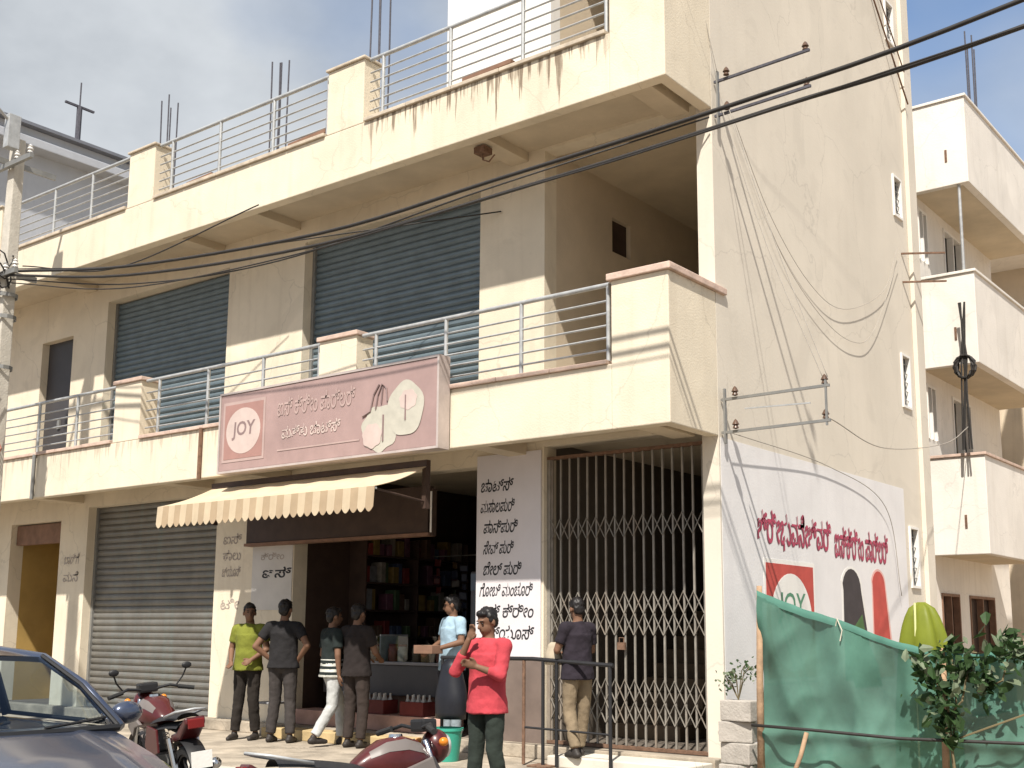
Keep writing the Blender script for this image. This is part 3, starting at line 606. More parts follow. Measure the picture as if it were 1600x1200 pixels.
SH = thing('wall_shelf_unit', 'dark shelving full of goods at the back of the shop', 'shelves', (-5.0, 3.8, 0.2))
for z in (.6, 1.1, 1.6, 2.1, 2.6): MB().box(-6.6, -3.5, 3.5, 3.95, z, z+.03).build('shelf', M_DKWOOD, SH)
for x in (-6.62, -5.07, -3.50): MB().box(x, x+.03, 3.49, 3.96, .2, 2.9).build('upright', M_DKWOOD, SH)
GC = [(0.10, 0.018, 0.016), (0.08, 0.05, 0.02), (0.03, 0.035, 0.06), (0.11, 0.095, 0.08), (0.03, 0.05, 0.025), (0.07, 0.03, 0.045)]
gm = [mat('packet_%s' % n, c, .4, .2, 9) for n, c in zip(('red', 'yellow', 'blue', 'cream', 'green', 'plum'), GC)]
for z in (.63, 1.13, 1.63, 2.13):
    for half, nm in ((-6.5, 'left'), (-4.95, 'right')):
        mb = MB(); x = half
        while x < half+1.25:
            w = random.uniform(.07, .16); mb.box(x, x+w, 3.55, 3.75, z, z+random.uniform(.14, .36), random.randrange(6)); x += w+.015
        mb.build('packet_row', gm, SH)
# jars and cartons crowding the counter and the dark space behind it
JC = [mat('jar_%s' % n_, c_, .25, .3, 14) for n_, c_ in (('amber', (.34, .18, .07)), ('brown', (.2, .12, .07)), ('cream', (.42, .37, .3)), ('rust', (.3, .09, .06)))]
jar_me = [MB().lathe([(.001, 0), (.065, 0), (.07, .02), (.07, .16), (.055, .19), (.055, .2)], n=14).mesh('jar', (0, 0, 0), (jm,), smooth=R_(40)) for jm in JC]
lid_me = MB().lathe([(.06, 0), (.06, .03), (.001, .032)], n=14).mesh('lid', (0, 0, 0), (M_CRATE,), smooth=R_(40))
spots_j = ['first', 'second', 'third', 'fourth', 'fifth', 'sixth', 'seventh', 'eighth', 'ninth', 'tenth']
for i in range(10):
    x = -6.38+i*.215; j_ = tag(inst('sweet_jar', jar_me[(i*7) % 4], None, (x, .58+.03*math.sin(i*3), 1.061)), spots_j[i]+' sweet jar on the shop counter, counted from the poster side', 'jar', 'sweet jars on the counter')
    linst('lid', lid_me, j_, (0, 0, .2005))
for i, (x, y, z, w_, h_) in enumerate(((-6.3, 2.0, .2, .5, .45), (-6.25, 2.05, .651, .42, .38), (-5.6, 2.1, .2, .55, .5), (-5.0, 2.0, .2, .45, .4), (-4.95, 2.02, .601, .5, .42), (-4.95, 2.02, 1.022, .4, .3), (-4.3, 2.2, .2, .5, .55))):
    tag(MB().box(x-w_/2, x+w_/2, y-.2, y+.2, z, z+h_).build('stock_carton', gm[3] if i % 2 else M_BROWN, bev=.008), ('left lower', 'left upper', 'squat single', 'middle stack bottom', 'middle stack centre', 'middle stack top', 'right single')[i]+' stock carton in the dark shop behind the counter', 'carton', 'cartons behind the counter')
SL = thing('side_shelf_unit', 'dim shelving crammed with packets along the left wall inside the shop', 'shelves', (-6.5, 1.9, 0.2))
for z in (.55, .95, 1.35, 1.75, 2.15, 2.55): MB().box(-6.69, -6.36, 1.1, 3.4, z, z+.025).build('shelf', M_DKWOOD, SL)
for y in (1.08, 2.2, 3.38): MB().box(-6.69, -6.35, y, y+.025, .21, 2.85).build('upright', M_DKWOOD, SL)
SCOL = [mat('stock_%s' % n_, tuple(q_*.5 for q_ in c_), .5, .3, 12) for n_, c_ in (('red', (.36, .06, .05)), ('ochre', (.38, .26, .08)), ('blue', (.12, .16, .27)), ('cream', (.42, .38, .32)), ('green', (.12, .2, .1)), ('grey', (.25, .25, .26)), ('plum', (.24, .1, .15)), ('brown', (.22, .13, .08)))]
smesh = [[MB().box(-.10, .10, -w_/2, w_/2, 0, h_).mesh('packet', (0, 0, 0), (m_,), .006, seg=1) for (w_, h_) in ((.09, .17), (.13, .24), (.11, .30))] for m_ in SCOL]
for z in (.575, .975, 1.375, 1.775, 2.175, 2.575):
    y = 1.18
    while y < 3.3:
        if abs(y-2.21) > .08 and random.random() < .93:
            k_ = random.randrange(3); o_ = inst('packet', smesh[random.randrange(8)][k_], SL, (-6.50+random.uniform(-.04, .05), y, z+.001)); o_.rotation_euler = (0, 0, random.uniform(-.15, .15))
        y += random.uniform(.12, .16)
# hanging packet strips and a fridge by the right jamb
HS = thing('hanging_packet_strips', 'coloured snack packet strips hanging in the dark shop opening', 'packets', (-5.3, 2.6, 2.6))
MB().tube([(-6.5, 2.6, 2.62), (-4.1, 2.6, 2.62)], .008, 6).build('string_rail', M_GUIDE, HS)
for k, x in enumerate((-6.3, -5.95, -5.76, -5.3, -5.05, -4.62)):
    for j in range(random.randint(3, 6)):
        z = 2.58-j*.14-.05*(k % 3); MB().obox((x+random.uniform(-.01, .01), 2.6+random.uniform(-.02, .02), z-.06), (random.uniform(.035, .07), random.uniform(-.03, .03), random.uniform(-.012, .012)), (0, .012, 0), (random.uniform(-.008, .008), 0, random.uniform(.045, .065))).build('packet', gm[(k+j*(k % 2)) % 6], HS, bev=.008, seg=1)
FG = thing('drinks_cooler', 'tall dark drinks cooler by the right side of the shop opening', 'cooler', (-3.75, 1.0, 0.2))
MB().box(-4.12, -3.42, 0.8, 1.4, 0.2, 2.25).build('body', mat('cooler_body', (0.10, 0.10, 0.12), .4), FG, bev=.02)
MB().box(-4.06, -3.48, 0.785, 0.799, 0.5, 1.95).build('glass_door', M_PANE, FG); MB().box(-4.10, -3.44, 0.78, 0.799, 2.0, 2.22).build('header', mat('cooler_header', (0.10, 0.14, 0.2), .4), FG)

# queue barrier of black pipe, bag, bucket, cone
BY = -.78
BR = thing('pipe_barrier', 'black pipe queue barrier standing in front of the menu pillar', 'barrier', (-2.0, BY, 0.05))
bm_ = M_BLACK
MB().tube([(-3.22, BY, 1.17), (-1.9, BY, 1.18), (-0.86, BY, 1.13)], .022, 8).build('top_rail', bm_, BR)
for x in (-3.20, -2.02, -1.76, -1.58, -0.90):
    MB().tube([(x, BY, .06), (x, BY, 1.16)], .019, 8).build('post', bm_ if x != -2.02 else M_RUST, BR)
MB().tube([(-2.0, BY, .45), (-.9, BY, .43)], .013, 6).build('lower_rail', bm_, BR)
for x in (-3.20, -1.76, -.9): MB().box(x-.13, x+.13, BY-.12, BY+.12, .051, .072).build('foot', M_RUST, BR, bev=.006)
def sack(c, r, h, seed, name, m, parent):
    mb = MB(); n = 20; rows = 9; vs = []; fs = []
    for j in range(rows+1):
        t = j/rows; rr = r*(1.0-.25*t+.12*math.sin(t*5)) if t < .97 else r*.3
        for k in range(n):
            a = 2*math.pi*k/n; q = 1+.10*noise.noise((math.cos(a)*1.6+seed, math.sin(a)*1.6, t*3)); vs.append((c[0]+rr*q*math.cos(a), c[1]+rr*.7*q*math.sin(a), c[2]+h*t))
    for j in range(rows):
        for k in range(n): a, b = j*n+k, j*n+(k+1) % n; fs.append((a, b, b+n, a+n))
    fs.append(tuple(range(n))[::-1]); fs.append(tuple(range(rows*n, rows*n+n))); mb.add(vs, fs); return mb.build(name, m, parent, smooth=True)
BG = thing('black_sack', 'black sack hanging from the pipe barrier above the green bucket', 'sack', (-2.95, BY-.1, .5))
sack((-2.95, BY-.14, .50), .20, .66, 3, 'bag', mat('black_polythene', (0.012, 0.013, 0.018), .45, .2, 6), BG)
BK = thing('bucket', 'green plastic bucket on the paving in front of the barrier', 'bucket', (-2.90, -1.02, 0.05))
M_BUCK = mat('green_bucket_plastic', (0.05, 0.36, 0.26), .4, .12, 5, trans=.15)
MB().lathe([(.001, 0), (.125, 0), (.165, .33), (.178, .33), (.178, .36), (.158, .36), (.12, .02), (.001, .02)], (-2.90, -1.02, .051), n=28).build('body', M_BUCK, BK, smooth=R_(40))
MB().tube([(-2.90+.17*math.cos(a), -1.02+.05, .40-.12*math.sin(a)) for a in [math.pi*k/12 for k in range(13)]], .005, 6).build('handle', M_STEEL, BK)
SX, SY = -6.55, -.42
SQ = thing('plastic_stool', 'grey plastic stool behind the person in the yellow-green polo', 'stool', (SX, SY, .05))
M_STOOL = mat('grey_stool_plastic', (0.30, 0.30, 0.32), .5, .1, 4)
MB().box(SX-.17, SX+.17, SY-.16, SY+.16, .49, .52).build('seat', M_STOOL, SQ, bev=.01)
for sx in (-1, 1):
    for s2 in (-1, 1): MB().bar((SX+sx*.14, SY+s2*.13, .49), (SX+sx*.17, SY+s2*.16, .051), .035, .035).build('leg', M_STOOL, SQ)
# ================================================================== NEIGHBOURS
HB = thing('white_apartment_house', 'white three-storey house with stacked solid balconies behind the side wall', 'building', (-3.0, 12.0, 0))
HX, HY0, HY1, HP = -0.95, 9.5, 14.4, 0.07
wins = []
for z0 in (0.9, 4.0, 7.35):
    for (a, b, zz) in ((9.75, 10.25, 0.95), (11.2, 12.35, 0.75)): wins.append((a, b, z0+zz, z0+1.95))
wins = [w for w in wins if w[2] > 3]+[(10.0, 11.0, 0.2, 2.2), (11.6, 13.2, 0.2, 2.2)]
MB().box(-7.0, HX-.2, HY0+.2, HY1, 0, 10.9).build('wall', M_WWALL, HB)
wall('wall', HY0+.02, HY1, 0.0, 10.9, HX-.2, HX, wins, M_WWALL, axis='x', parent=HB)
wall('wall', -7.0, HX, 0.0, 10.9, HY0, HY0+.2, [], M_WWALL, parent=HB)
for (a, b, c, d) in wins:
    w_ = MB(); w_.box(HX-.1, HX+.02, a, a+.05, c, d); w_.box(HX-.1, HX+.02, b-.05, b, c, d); w_.box(HX-.1, HX+.02, a+.05, b-.05, d-.05, d); w_.box(HX-.1, HX+.02, (a+b)/2-.02, (a+b)/2+.02, c, d-.05)
    f_ = w_.build('window' if c > 1 else 'door', M_BROWN if c < 1 else M_WHITE, HB); MB().box(HX-.12, HX-.11, a, b, c, d).build('pane', M_PANE if c > 1 else M_DKWOOD, f_)
for z0, z1 in ((2.83, 4.53), (6.16, 7.80), (9.47, 11.09)):
    y1 = 13.2 if z0 < 5 else HY1
    mb = MB(); mb.prism([(HX, HY0), (HP, HY0), (HP, y1), (HP-.14, y1), (HP-.14, HY0+.14), (HX, HY0+.14)], z1-z0, (0, 0, z0), (1, 0, 0), (0, 1, 0), (0, 0, 1)); mb.build('balcony_parapet', M_WWALL, HB, bev=.012)
    MB().box(HX, HP-.141, HY0+.141, y1, z0+.02, z0+.20).build('balcony_slab', M_SOFFIT, HB)
    mb = MB(); mb.prism([(HX, HY0-.03), (HP+.03, HY0-.03), (HP+.03, y1), (HP-.17, y1), (HP-.17, HY0+.17), (HX, HY0+.17)], .05, (0, 0, z1+.001), (1, 0, 0), (0, 1, 0), (0, 0, 1)); mb.build('coping', M_WWALL if z0 > 3 else M_COPING, HB, bev=.008)
    MB().box(-.32, -.28, HY0-.012, HY0-.001, z0+.45, z0+.68).build('drain_spout', M_RUST, HB)
MB().box(-7.05, HX+.02, HY0-.03, HY1+.02, 10.901, 11.0).build('roof', M_CONC, HB)
rb = MB()
for k in range(4): rb.tube([(-.15+(k % 2)*.11, 10.6+(k//2)*.1, 10.9), (-.15+(k % 2)*.12, 10.6+(k//2)*.12, 12.9-.12*k)], .014, 6)
rb.build('rebar', M_REBAR, HB)
tag(MB().tube([(-.12, 9.57, 7.852), (-.12, 9.57, 9.489)], .028, 8).build('balcony_post', M_STEEL, smooth=R_(50)), 'thin pale post standing on the middle white balcony parapet', 'post')
sp2 = thing('hanging_wire_coil', 'dark tangle of coiled wire hanging on the middle white balcony front', 'wire', (-.10, 9.25, 6.0))
ck = MB()
for k in range(7):
    a0 = k*.9; ck.tube([(-.10+.15*math.cos(a0+t)*(1+.2*math.sin(3*t+k)), 9.24+.06*math.sin(t*2+k), 6.05+.2*math.sin(a0+t)) for t in [2*math.pi*i/14 for i in range(14)]], .02, 5)
for k in range(5): ck.tube([(-.10+random.uniform(-.08, .08), 9.24, 7.2), (-.10+random.uniform(-.07, .07), 9.22, 6.2), (-.10+random.uniform(-.1, .1), 9.22, 4.6)], .016, 5)
ck.build('wire_coil', M_CABLE, sp2)

HC = thing('tan_house_behind', 'tan stained house with dark openings behind the white balconies, at the right edge', 'building', (1.0, 19, 0))
wall('wall', -2.6, 6.0, 0.0, 7.1, 17.0, 17.3, [(-1.0, 1.6, .1, 2.6), (2.4, 4.6, .1, 2.6)], mat('tan_stained_plaster', (0.58, 0.49, 0.37), .9, .15, 1.2, .3, 30, streak=.45, dirt=(.3, .22, .15)), parent=HC)
MB().box(-2.6, 6.0, 17.3, 22, 0, 7.0).build('rear_block', M_SOFFIT, HC); MB().box(-2.65, 6.05, 16.94, 17.32, 7.101, 7.2).build('coping', M_COPING, HC)
MB().box(-2.6, 6.0, 18.4, 22, 7.0, 10.4).build('upper_wall', M_STAIRW, HC); MB().box(-2.65, 6.1, 16.9, 22.1, 10.4, 10.85).build('roof_slab', M_WWALL, HC, bev=.02)
for x in (-1.6, 1.2, 4.0): f_ = MB().box(x, x+1.2, 18.33, 18.399, 7.9, 9.4).build('window', M_WHITE, HC); MB().box(x+.06, x+1.14, 18.32, 18.329, 7.96, 9.34).build('pane', M_PANE, f_)

GB = thing('blue_grey_building', 'blue-grey sheet-clad building with overhanging eaves behind the left end', 'building', (-23, 3.0, 0))
MB().box(-30, -20, -0.5, 5.75, 0, 12.9).build('wall', M_BLUEGREY, GB)
MB().box(-30.2, -19.55, -0.8, 6.0, 12.901, 13.12).build('eave_slab', M_BLUEGREY, GB, bev=.02); MB().box(-30.1, -19.7, -.6, 5.85, 13.121, 13.38).build('parapet', M_BLUEGREY, GB, bev=.02)
MB().box(-30.3, -19.5, -.9, 6.05, 13.381, 13.46).build('roof_edge', mat('dark_flashing', (.16, .17, .2), .6), GB)
an = thing('roof_mast', 'short dark mast with a cross piece on the blue-grey roof', 'mast', (-19.9, 4.0, 13.46))
MB().tube([(-19.9, 4.0, 13.46), (-19.9, 4.0, 14.5)], .07, 8).build('post', M_REBAR, an); MB().tube([(-19.9, 4.0, 14.45), (-19.9, 4.0, 15.15)], .022, 6).build('rod', M_REBAR, an)
MB().bar((-19.9, 3.6, 14.5), (-19.9, 4.4, 14.5), .06, .05).build('cross_piece', M_REBAR, an)

# ================================================================== POLE AND WIRES
PX, PY = -11.22, -2.1
UPL = thing('utility_pole', 'pale concrete utility pole with cross-arms and tangled wires at left edge', 'utility pole', (PX, PY, 0))
p_ = MB(); hw = lambda z: .15-.006*z
p_.add([(PX+sx*hw(z), PY+sy*hw(z)*.85, z) for z in (0, 9.15) for (sx, sy) in ((-1, -1), (1, -1), (1, 1), (-1, 1))], [(0, 1, 5, 4), (1, 2, 6, 5), (2, 3, 7, 6), (3, 0, 4, 7), (0, 3, 2, 1), (4, 5, 6, 7)])
p_.build('shaft', M_CONC, UPL, bev=.015)
for z, l in ((8.75, .75), (6.95, .55)):
    MB().box(PX-.05-.06, PX-.05+.0-.10, PY-l, PY+l, z, z+.09).build('cross_arm', M_GUIDE, UPL)
    MB().box(PX-l, PX+l, PY-.19, PY-.13, z-.12, z-.04).build('cross_arm', M_GUIDE, UPL)
    for k in (-1, -.45, .45, 1):
        MB().lathe([(.01, 0), (.045, .01), (.03, .05), (.05, .06), (.03, .1), (.04, .11), (.001, .15)], (PX+l*k*.92, PY-.16, z-.04), n=10).build('insulator', mat('porcelain', (.55, .53, .5), .3), UPL, smooth=R_(50))
MB().box(PX+.10, PX+.24, PY-.3, PY-.1, 8.9, 9.45).build('lamp_bracket', M_STEEL, UPL, bev=.01)
MB().tube([(PX+.17, PY-.2, 9.3), (PX+.2, PY-.5, 9.5), (PX+.25, PY-.9, 9.55)], .025, 6).build('lamp_arm', M_STEEL, UPL)
tg = MB()
for k in range(8):
    a0 = random.uniform(0, 6); tg.tube([(PX+.26*math.cos(a0+t)*(1+.25*math.sin(2*t+k)), PY-.2+.22*math.sin(a0+t), 6.75+.16*math.sin(2*t+k)+.05*k) for t in [2*math.pi*i/14 for i in range(12)]], .013, 5)
for z in (6.55, 6.2, 5.4): MB().lathe([(.17, 0), (.18, 0), (.18, .06), (.17, .06)], (PX, PY, z), n=12).build('clamp_band', M_GUIDE, UPL)
tg.build('tangled_wire', M_CABLE, UPL)
rw = MB()
for k in range(5): rw.tube([(PX+.1+.05*k, PY-.2, 5.2), (PX-.05+.08*k, PY-.25, 4.6), (PX+.35+.06*k, PY-.2, 4.1), (PX+.1, PY-.2, 3.4)], .010, 5)
rw.build('hanging_wire', mat('red_brown_cable', (.30, .10, .06), .6), UPL)

def cable(pts, r, name, label, n=40, m=M_CABLE):
    """smooth line through the given points (Catmull-Rom)"""
    P = [Vector(p) for p in pts]; P = [P[0]*2-P[1]]+P+[P[-1]*2-P[-2]]; path = []
    for i in range(1, len(P)-2):
        for k in range(n//(len(P)-3)+1):
            t = k/(n//(len(P)-3)+1); a, b, c, d = P[i-1:i+3]
            path.append(.5*((2*b)+(-a+c)*t+(2*a-5*b+4*c-d)*t*t+(-a+3*b-3*c+d)*t**3))
    path.append(P[-2]); return tag(MB().tube(path, r, 6).build(name, m, smooth=True), label, 'cable', 'overhead cables along the facade')
cable([(PX+.2, PY, 6.95), (-8.0, -2.1, 6.45), (-4.1, -2.1, 6.10), (-1.45, -2.1, 6.12), (1.35, -2.1, 6.17), (3.8, -2.1, 6.32), (9, -2.1, 7.0), (16, -2.1, 8.4)], .021, 'overhead_cable', 'upper thick black overhead cable crossing the facade')
cable([(PX+.2, PY-.15, 6.85), (-8.0, -2.1, 6.32), (-4.1, -2.1, 5.96), (-.63, -2.1, 5.96), (1.72, -2.1, 6.02), (3.8, -2.1, 6.10), (9, -2.1, 6.6), (16, -2.1, 7.8)], .020, 'overhead_cable', 'lower thick black overhead cable crossing the facade')
cable([(PX+.2, PY-.1, 6.80), (-8.0, -2.0, 6.22), (-5.0, -1.9, 6.0), (-2.0, -1.6, 6.3), (.02, -.1, 7.15)], .010, 'overhead_cable', 'thin slack wire from utility pole to the upper wall bracket')
cable([(PX+.25, PY+.1, 7.05), (-9.0, -1.6, 6.75), (-6.5, -1.06, 7.32)], .010, 'overhead_cable', 'thin service wire from utility pole to the upper balcony edge')

cable([(PX+.2, PY-.05, 6.75), (-8.0, -2.15, 6.12), (-4.6, -2.15, 5.9), (-1.6, -2.15, 5.92), (1.5, -2.15, 5.98)]+[(9, -2.15, 6.4), (16, -2.15, 7.4)], .009, 'overhead_cable', 'thin wire slung just below the thick black cables')
cable([(PX+.2, PY+.05, 7.0), (-8.2, -2.0, 6.52), (-5.6, -1.5, 6.45), (-3.0, -.02, 6.75)], .009, 'overhead_cable', 'thin wire from utility pole to the pillar lamp on the upper floor')
def bracket(z1, z2, ln, label):
    b = thing('wall_bracket', label, 'bracket', (.1, .05, z2))
    for z in (z1, z2):
        MB().bar((0.01, .06, z), (ln, .0, z), .028, .028).build('arm', M_REBAR if z > 5 else M_GUIDE, b)
        for k in (.15, .95): MB().lathe([(.008, 0), (.035, .01), (.022, .04), (.04, .05), (.02, .09), (.001, .11)], (ln*k, .03, z+.02), n=10).build('insulator', mat('brown_insulator', (.10, .06, .04), .3), b, smooth=R_(50))
    MB().bar((.05, .06, z2-.12), (.05, .06, z1+.12), .04, .02, (1, 0, 0)).build('back_plate', M_GUIDE, b)
    return b
bracket(7.63, 7.22, 1.18, 'upper pair of rusty wire arms at the building corner')
lb = bracket(3.96, 3.60, 1.26, 'lower pair of grey wire arms at the corner above the painted wall')
MB().bar((1.22, .0, 3.55), (1.22, .0, 4.02), .02, .02, (1, 0, 0)).build('tie', M_GUIDE, lb)
MB().bar((.3, .03, 3.83), (1.05, .0, 3.80), .015, .015).build('tie', M_STEEL, lb)
M_WIRE = mat('grey_wire', (.34, .31, .27), .6, .2, 10)
def wire(pts, label, r=.007):
    return tag(cable(pts, r*.6, 'service_wire', label, 30, M_WIRE), label, 'wire', 'thin service wires on the side wall')
wire([(.12, .03, 7.25), (.62, .02, 5.55), (1.2, .01, 4.02)], 'straight thin wire from upper to lower corner bracket, left of its pair')
wire([(.20, .03, 7.25), (.72, .02, 5.55), (1.24, .01, 4.05)], 'straight thin wire from upper to lower corner bracket, right of its pair')
wire([(.06, .05, 7.7), (-.02, -.15, 8.6), (-.05, -.5, 10.2), (-.1, -.8, 12.0)], 'thin wire rising from the upper bracket over the corner')
S_ = lambda y, z: (.05, y, z)
wire([S_(.42, 7.35), S_(1.3, 6.45), S_(2.4, 5.85), S_(3.5, 5.75), S_(5.0, 6.35), S_(5.7, 7.2)], 'upper slack wire looping across the side wall', .006)
wire([S_(.42, 7.30), S_(1.5, 6.1), S_(2.7, 5.5), S_(3.8, 5.36), S_(4.6, 5.7), S_(5.7, 7.0)], 'lower slack wire looping across the side wall', .006)
wire([(1.25, .0, 3.62), (.7, 3.0, 3.75), (.35, 6.5, 4.3), (-.1, 9.26, 5.0)], 'service wire from lower bracket to the white house', .010)
wire([(.1, .05, 3.6), (.05, 2.8, 3.55), (.06, 4.7, 3.20), (.05, 5.2, 2.0)], 'drooping cable beneath the lower bracket on the painted wall', .009)
wire([(-.9, -1.06, 9.2), (.3, -.5, 8.55), (.9, .5, 9.6), (1.5, 1.5, 11.0)], 'thin pale wire running past the upper corner of the side wall', .005)
sb = thing('roof_wire_stay', 'dark stay bracket with loose wires high on the side wall end', 'bracket', (.1, 5.4, 10.2))
MB().bar((.02, 5.1, 11.2), (.12, 6.3, 9.7), .02, .02).build('stay', M_RUST, sb); MB().bar((.02, 5.4, 11.3), (.12, 6.2, 10.2), .015, .015).build('stay', M_RUST, sb)
wb2 = thing('window_wire_arm', 'small wire arms projecting near the side-wall windows', 'bracket', (0.0, 6.2, 7.0))
for z in (7.2, 6.75): MB().bar((.0, 6.0, z), (.5, 6.5, z+.05), .025, .025).build('arm', M_RUST, wb2)

# ================================================================== NET FENCE, PLANTS, RUBBLE
NF = thing('shade_net_fence', 'sagging green shade-net fence in front of the painted side wall', 'fence', (.66, -.5, 0))
M_NET = mat('green_shade_net', (0.09, 0.215, 0.165), .8, .34, 1.4, .25, 120, trans=.35)
top = [(0.0, 1.90), (.76, 1.62), (1.5, 1.36), (2.0, 1.33), (2.5, 1.42), (3.3, 1.40), (4.6, 1.5)]
def ztop(u):
    for (a, z0), (b, z1) in zip(top, top[1:]):
        if u <= b: t = (u-a)/(b-a); return z0+(z1-z0)*t-.022*abs(math.sin(u*4.2))+.012*noise.noise((u*6, 0, 2))
    return top[-1][1]
def net(u, v):
    s = 4.6*u; x = .66+s*.985; y = -.50+s*.16
    fold = .05*math.sin(s*3.1+v*2)+.09*noise.noise((s*1.9-v*1.2, v*1.8+s*.6, 1))+.03*math.sin(s*6+v*7)*(1-v)+.035*math.sin((s*1.3+(1-v)*2.2)*5)*math.exp(-s*.8)+.02*noise.noise((s*7, v*6, 3))-.17*abs(noise.noise((s*1.5+v*1.1, v*.9-s*.5, 9)))-.09*abs(noise.noise((s*3.7-v*2.5, v*2+s, 4)))
    z = (ztop(s)-.02)*v+.0; k = math.exp(-((z-.52)/.06)**2)*.04
    return (x+fold*.16, y-fold-k, z)
mb = MB(); mb.grid(net, 170, 60); mb.build('net', M_NET, NF, smooth=True)
_t = M_NET.node_tree; _o = _t.nodes['Material Output']; _tr = _t.nodes.new('ShaderNodeBsdfTransparent'); _mx = _t.nodes.new('ShaderNodeMixShader'); _mx.inputs[0].default_value = .045
_src = _o.inputs['Surface'].links[0].from_socket; _t.links.new(_src, _mx.inputs[1]); _t.links.new(_tr.outputs[0], _mx.inputs[2]); _t.links.new(_mx.outputs[0], _o.inputs['Surface'])
mb = MB(); mb.grid(lambda u, v: (net(u*.6, .955+.045*v)[0], net(u*.6, 1)[1]-.008-.005*math.sin(v*3), net(u*.6, .955+.045*v)[2]+.006), 60, 3); mb.build('folded_hem', mat('green_net_hem', (0.09, 0.23, 0.18), .8, .15, 3), NF, smooth=True)
for u_ in (.75, 1.5):
    p0 = net(u_/4.6, 1.0); MB().tube([(p0[0]-.02, p0[1]-.02, p0[2]-.06), (p0[0], p0[1]-.03, p0[2]+.01), (p0[0]+.05, p0[1]-.04, p0[2]-.10), (p0[0]+.03, p0[1]-.05, p0[2]-.2)], .006, 5).build('tie_string', mat('pale_string', (.55, .52, .42), .8), NF)
M_POST = mat('weathered_timber', (.36, .24, .15), .9, .3, 8, .4, 40)
MB().tube([(.64, -.5, 0), (.66, -.52, 1.0), (.67, -.5, 1.93)], [.04, .035, .028], 8).build('post', M_POST, NF, smooth=True)
MB().tube([(2.3, -.22, 0), (2.32, -.2, 1.35)], [.035, .03], 8).build('post', M_POST, NF, smooth=True); MB().tube([(4.2, .1, 0), (4.2, .1, 1.5)], [.035, .03], 8).build('post', M_POST, NF, smooth=True)
MB().tube([(.6, -.6, .60), (1.2, -.58, .585), (2.0, -.50, .55), (3.0, -.38, .56), (4.4, -.12, .62)], .016, 6).build('rope', M_CABLE, NF, smooth=True)
MB().tube([(1.0, -.75, .0), (1.12, -.66, .35), (1.16, -.60, .56)], .022, 7).build('prop_stick', M_POST, NF, smooth=True)
YC = thing('yellow_green_cover', 'yellow-green plastic cover draped over a stake behind the net', 'cover', (1.57, 1.5, 0))
def cov(u, v):
    a = 2*math.pi*u; r = .30*math.sqrt(max(.004, 1-max(0, (v-.62)/.385)**2.2))*(1-.35*max(0, v-.3))
    q = 1+.10*math.sin(5*a+1)+.05*math.sin(9*a+v*4); rz = 1.84-.03*(1-min(1, (1-v)*20)); return (1.57+r*q*math.cos(a)*1.05, 1.5+r*q*math.sin(a)*.8, rz*v)
mb = MB(); mb.grid(cov, 48, 20); mb.build('sheet', mat('yellow_green_plastic', (0.25, 0.29, 0.03), .5, .15, 4, trans=.4), YC, smooth=True)
MB().tube([(1.55, 1.26, 0), (1.55, 1.36, 1.80)], .012, 6).build('seam_cord', mat('pale_cord', (.65, .66, .3), .7), YC)

M_LEAFA = mat('creeper_leaf', (0.035, 0.075, 0.022), .6, .35, 9, trans=.35); M_LEAFB = mat('pale_creeper_leaf', (0.17, 0.21, 0.13), .6, .3, 9, trans=.25); M_STEM = mat('creeper_stem', (.16, .13, .07), .9)
def leaf(mb, c, s, mi):
    d = Vector((random.gauss(0, 1), random.gauss(0, 1)-.5, random.gauss(0, 1)+.3)).normalized(); t = d.orthogonal().normalized(); t.rotate(Matrix.Rotation(random.uniform(0, 6.28), 3, d)); b = d.cross(t); c = Vector(c)
    mb.add([c-t*s, c-t*s*.35+b*s*.62+d*s*.1, c+t*s*.55+b*s*.38, c+t*s*1.05-d*s*.15, c+t*s*.55-b*s*.38, c-t*s*.35-b*s*.62+d*s*.1], [(0, 1, 2, 3), (0, 3, 4, 5)], mi)
CP = thing('creeper', 'leafy creeper tumbling over the green net fence', 'plant', (2.6, -.45, 0))
lm = MB(); sm = MB()
clumps = [(2.25, -.45, 1.20, .15, 50), (2.38, -.46, 1.02, .20, 85), (2.42, -.47, .76, .16, 60), (2.60, -.38, 1.20, .20, 80), (2.74, -.36, 1.02, .14, 50), (2.92, -.30, 1.30, .20, 75), (3.25, -.26, 1.34, .20, 70), (3.6, -.2, 1.36, .22, 70), (4.0, -.1, 1.4, .24, 60), (2.46, -.48, .56, .09, 22), (2.40, -.2, 1.34, .12, 30), (2.9, -.1, 1.42, .12, 30)]
for (x, y, z, r, n) in clumps:
    for _ in range(n):
        p = Vector((random.gauss(0, .5), random.gauss(0, .28), random.gauss(0, .5)))*r
        leaf(lm, (x+p.x, y+p.y-.04, z+p.z), random.choice((.022, .032, .045, .06, .075))*random.uniform(.8, 1.2), 1 if random.random() < .25 else 0)
for (a, b) in zip(clumps, clumps[1:]): sm.tube([(a[0], a[1], a[2]), ((a[0]+b[0])/2+.05, (a[1]+b[1])/2-.06, (a[2]+b[2])/2-.08), (b[0], b[1], b[2])], .009, 5)
sm.tube([(2.5, -.5, 0), (2.46, -.5, .4), (2.42, -.46, .9)], .014, 6)
tag(lm.build('foliage', [M_LEAFA, M_LEAFB], CP, fix=False), kind='stuff'); sm.build('stem', M_STEM, CP)
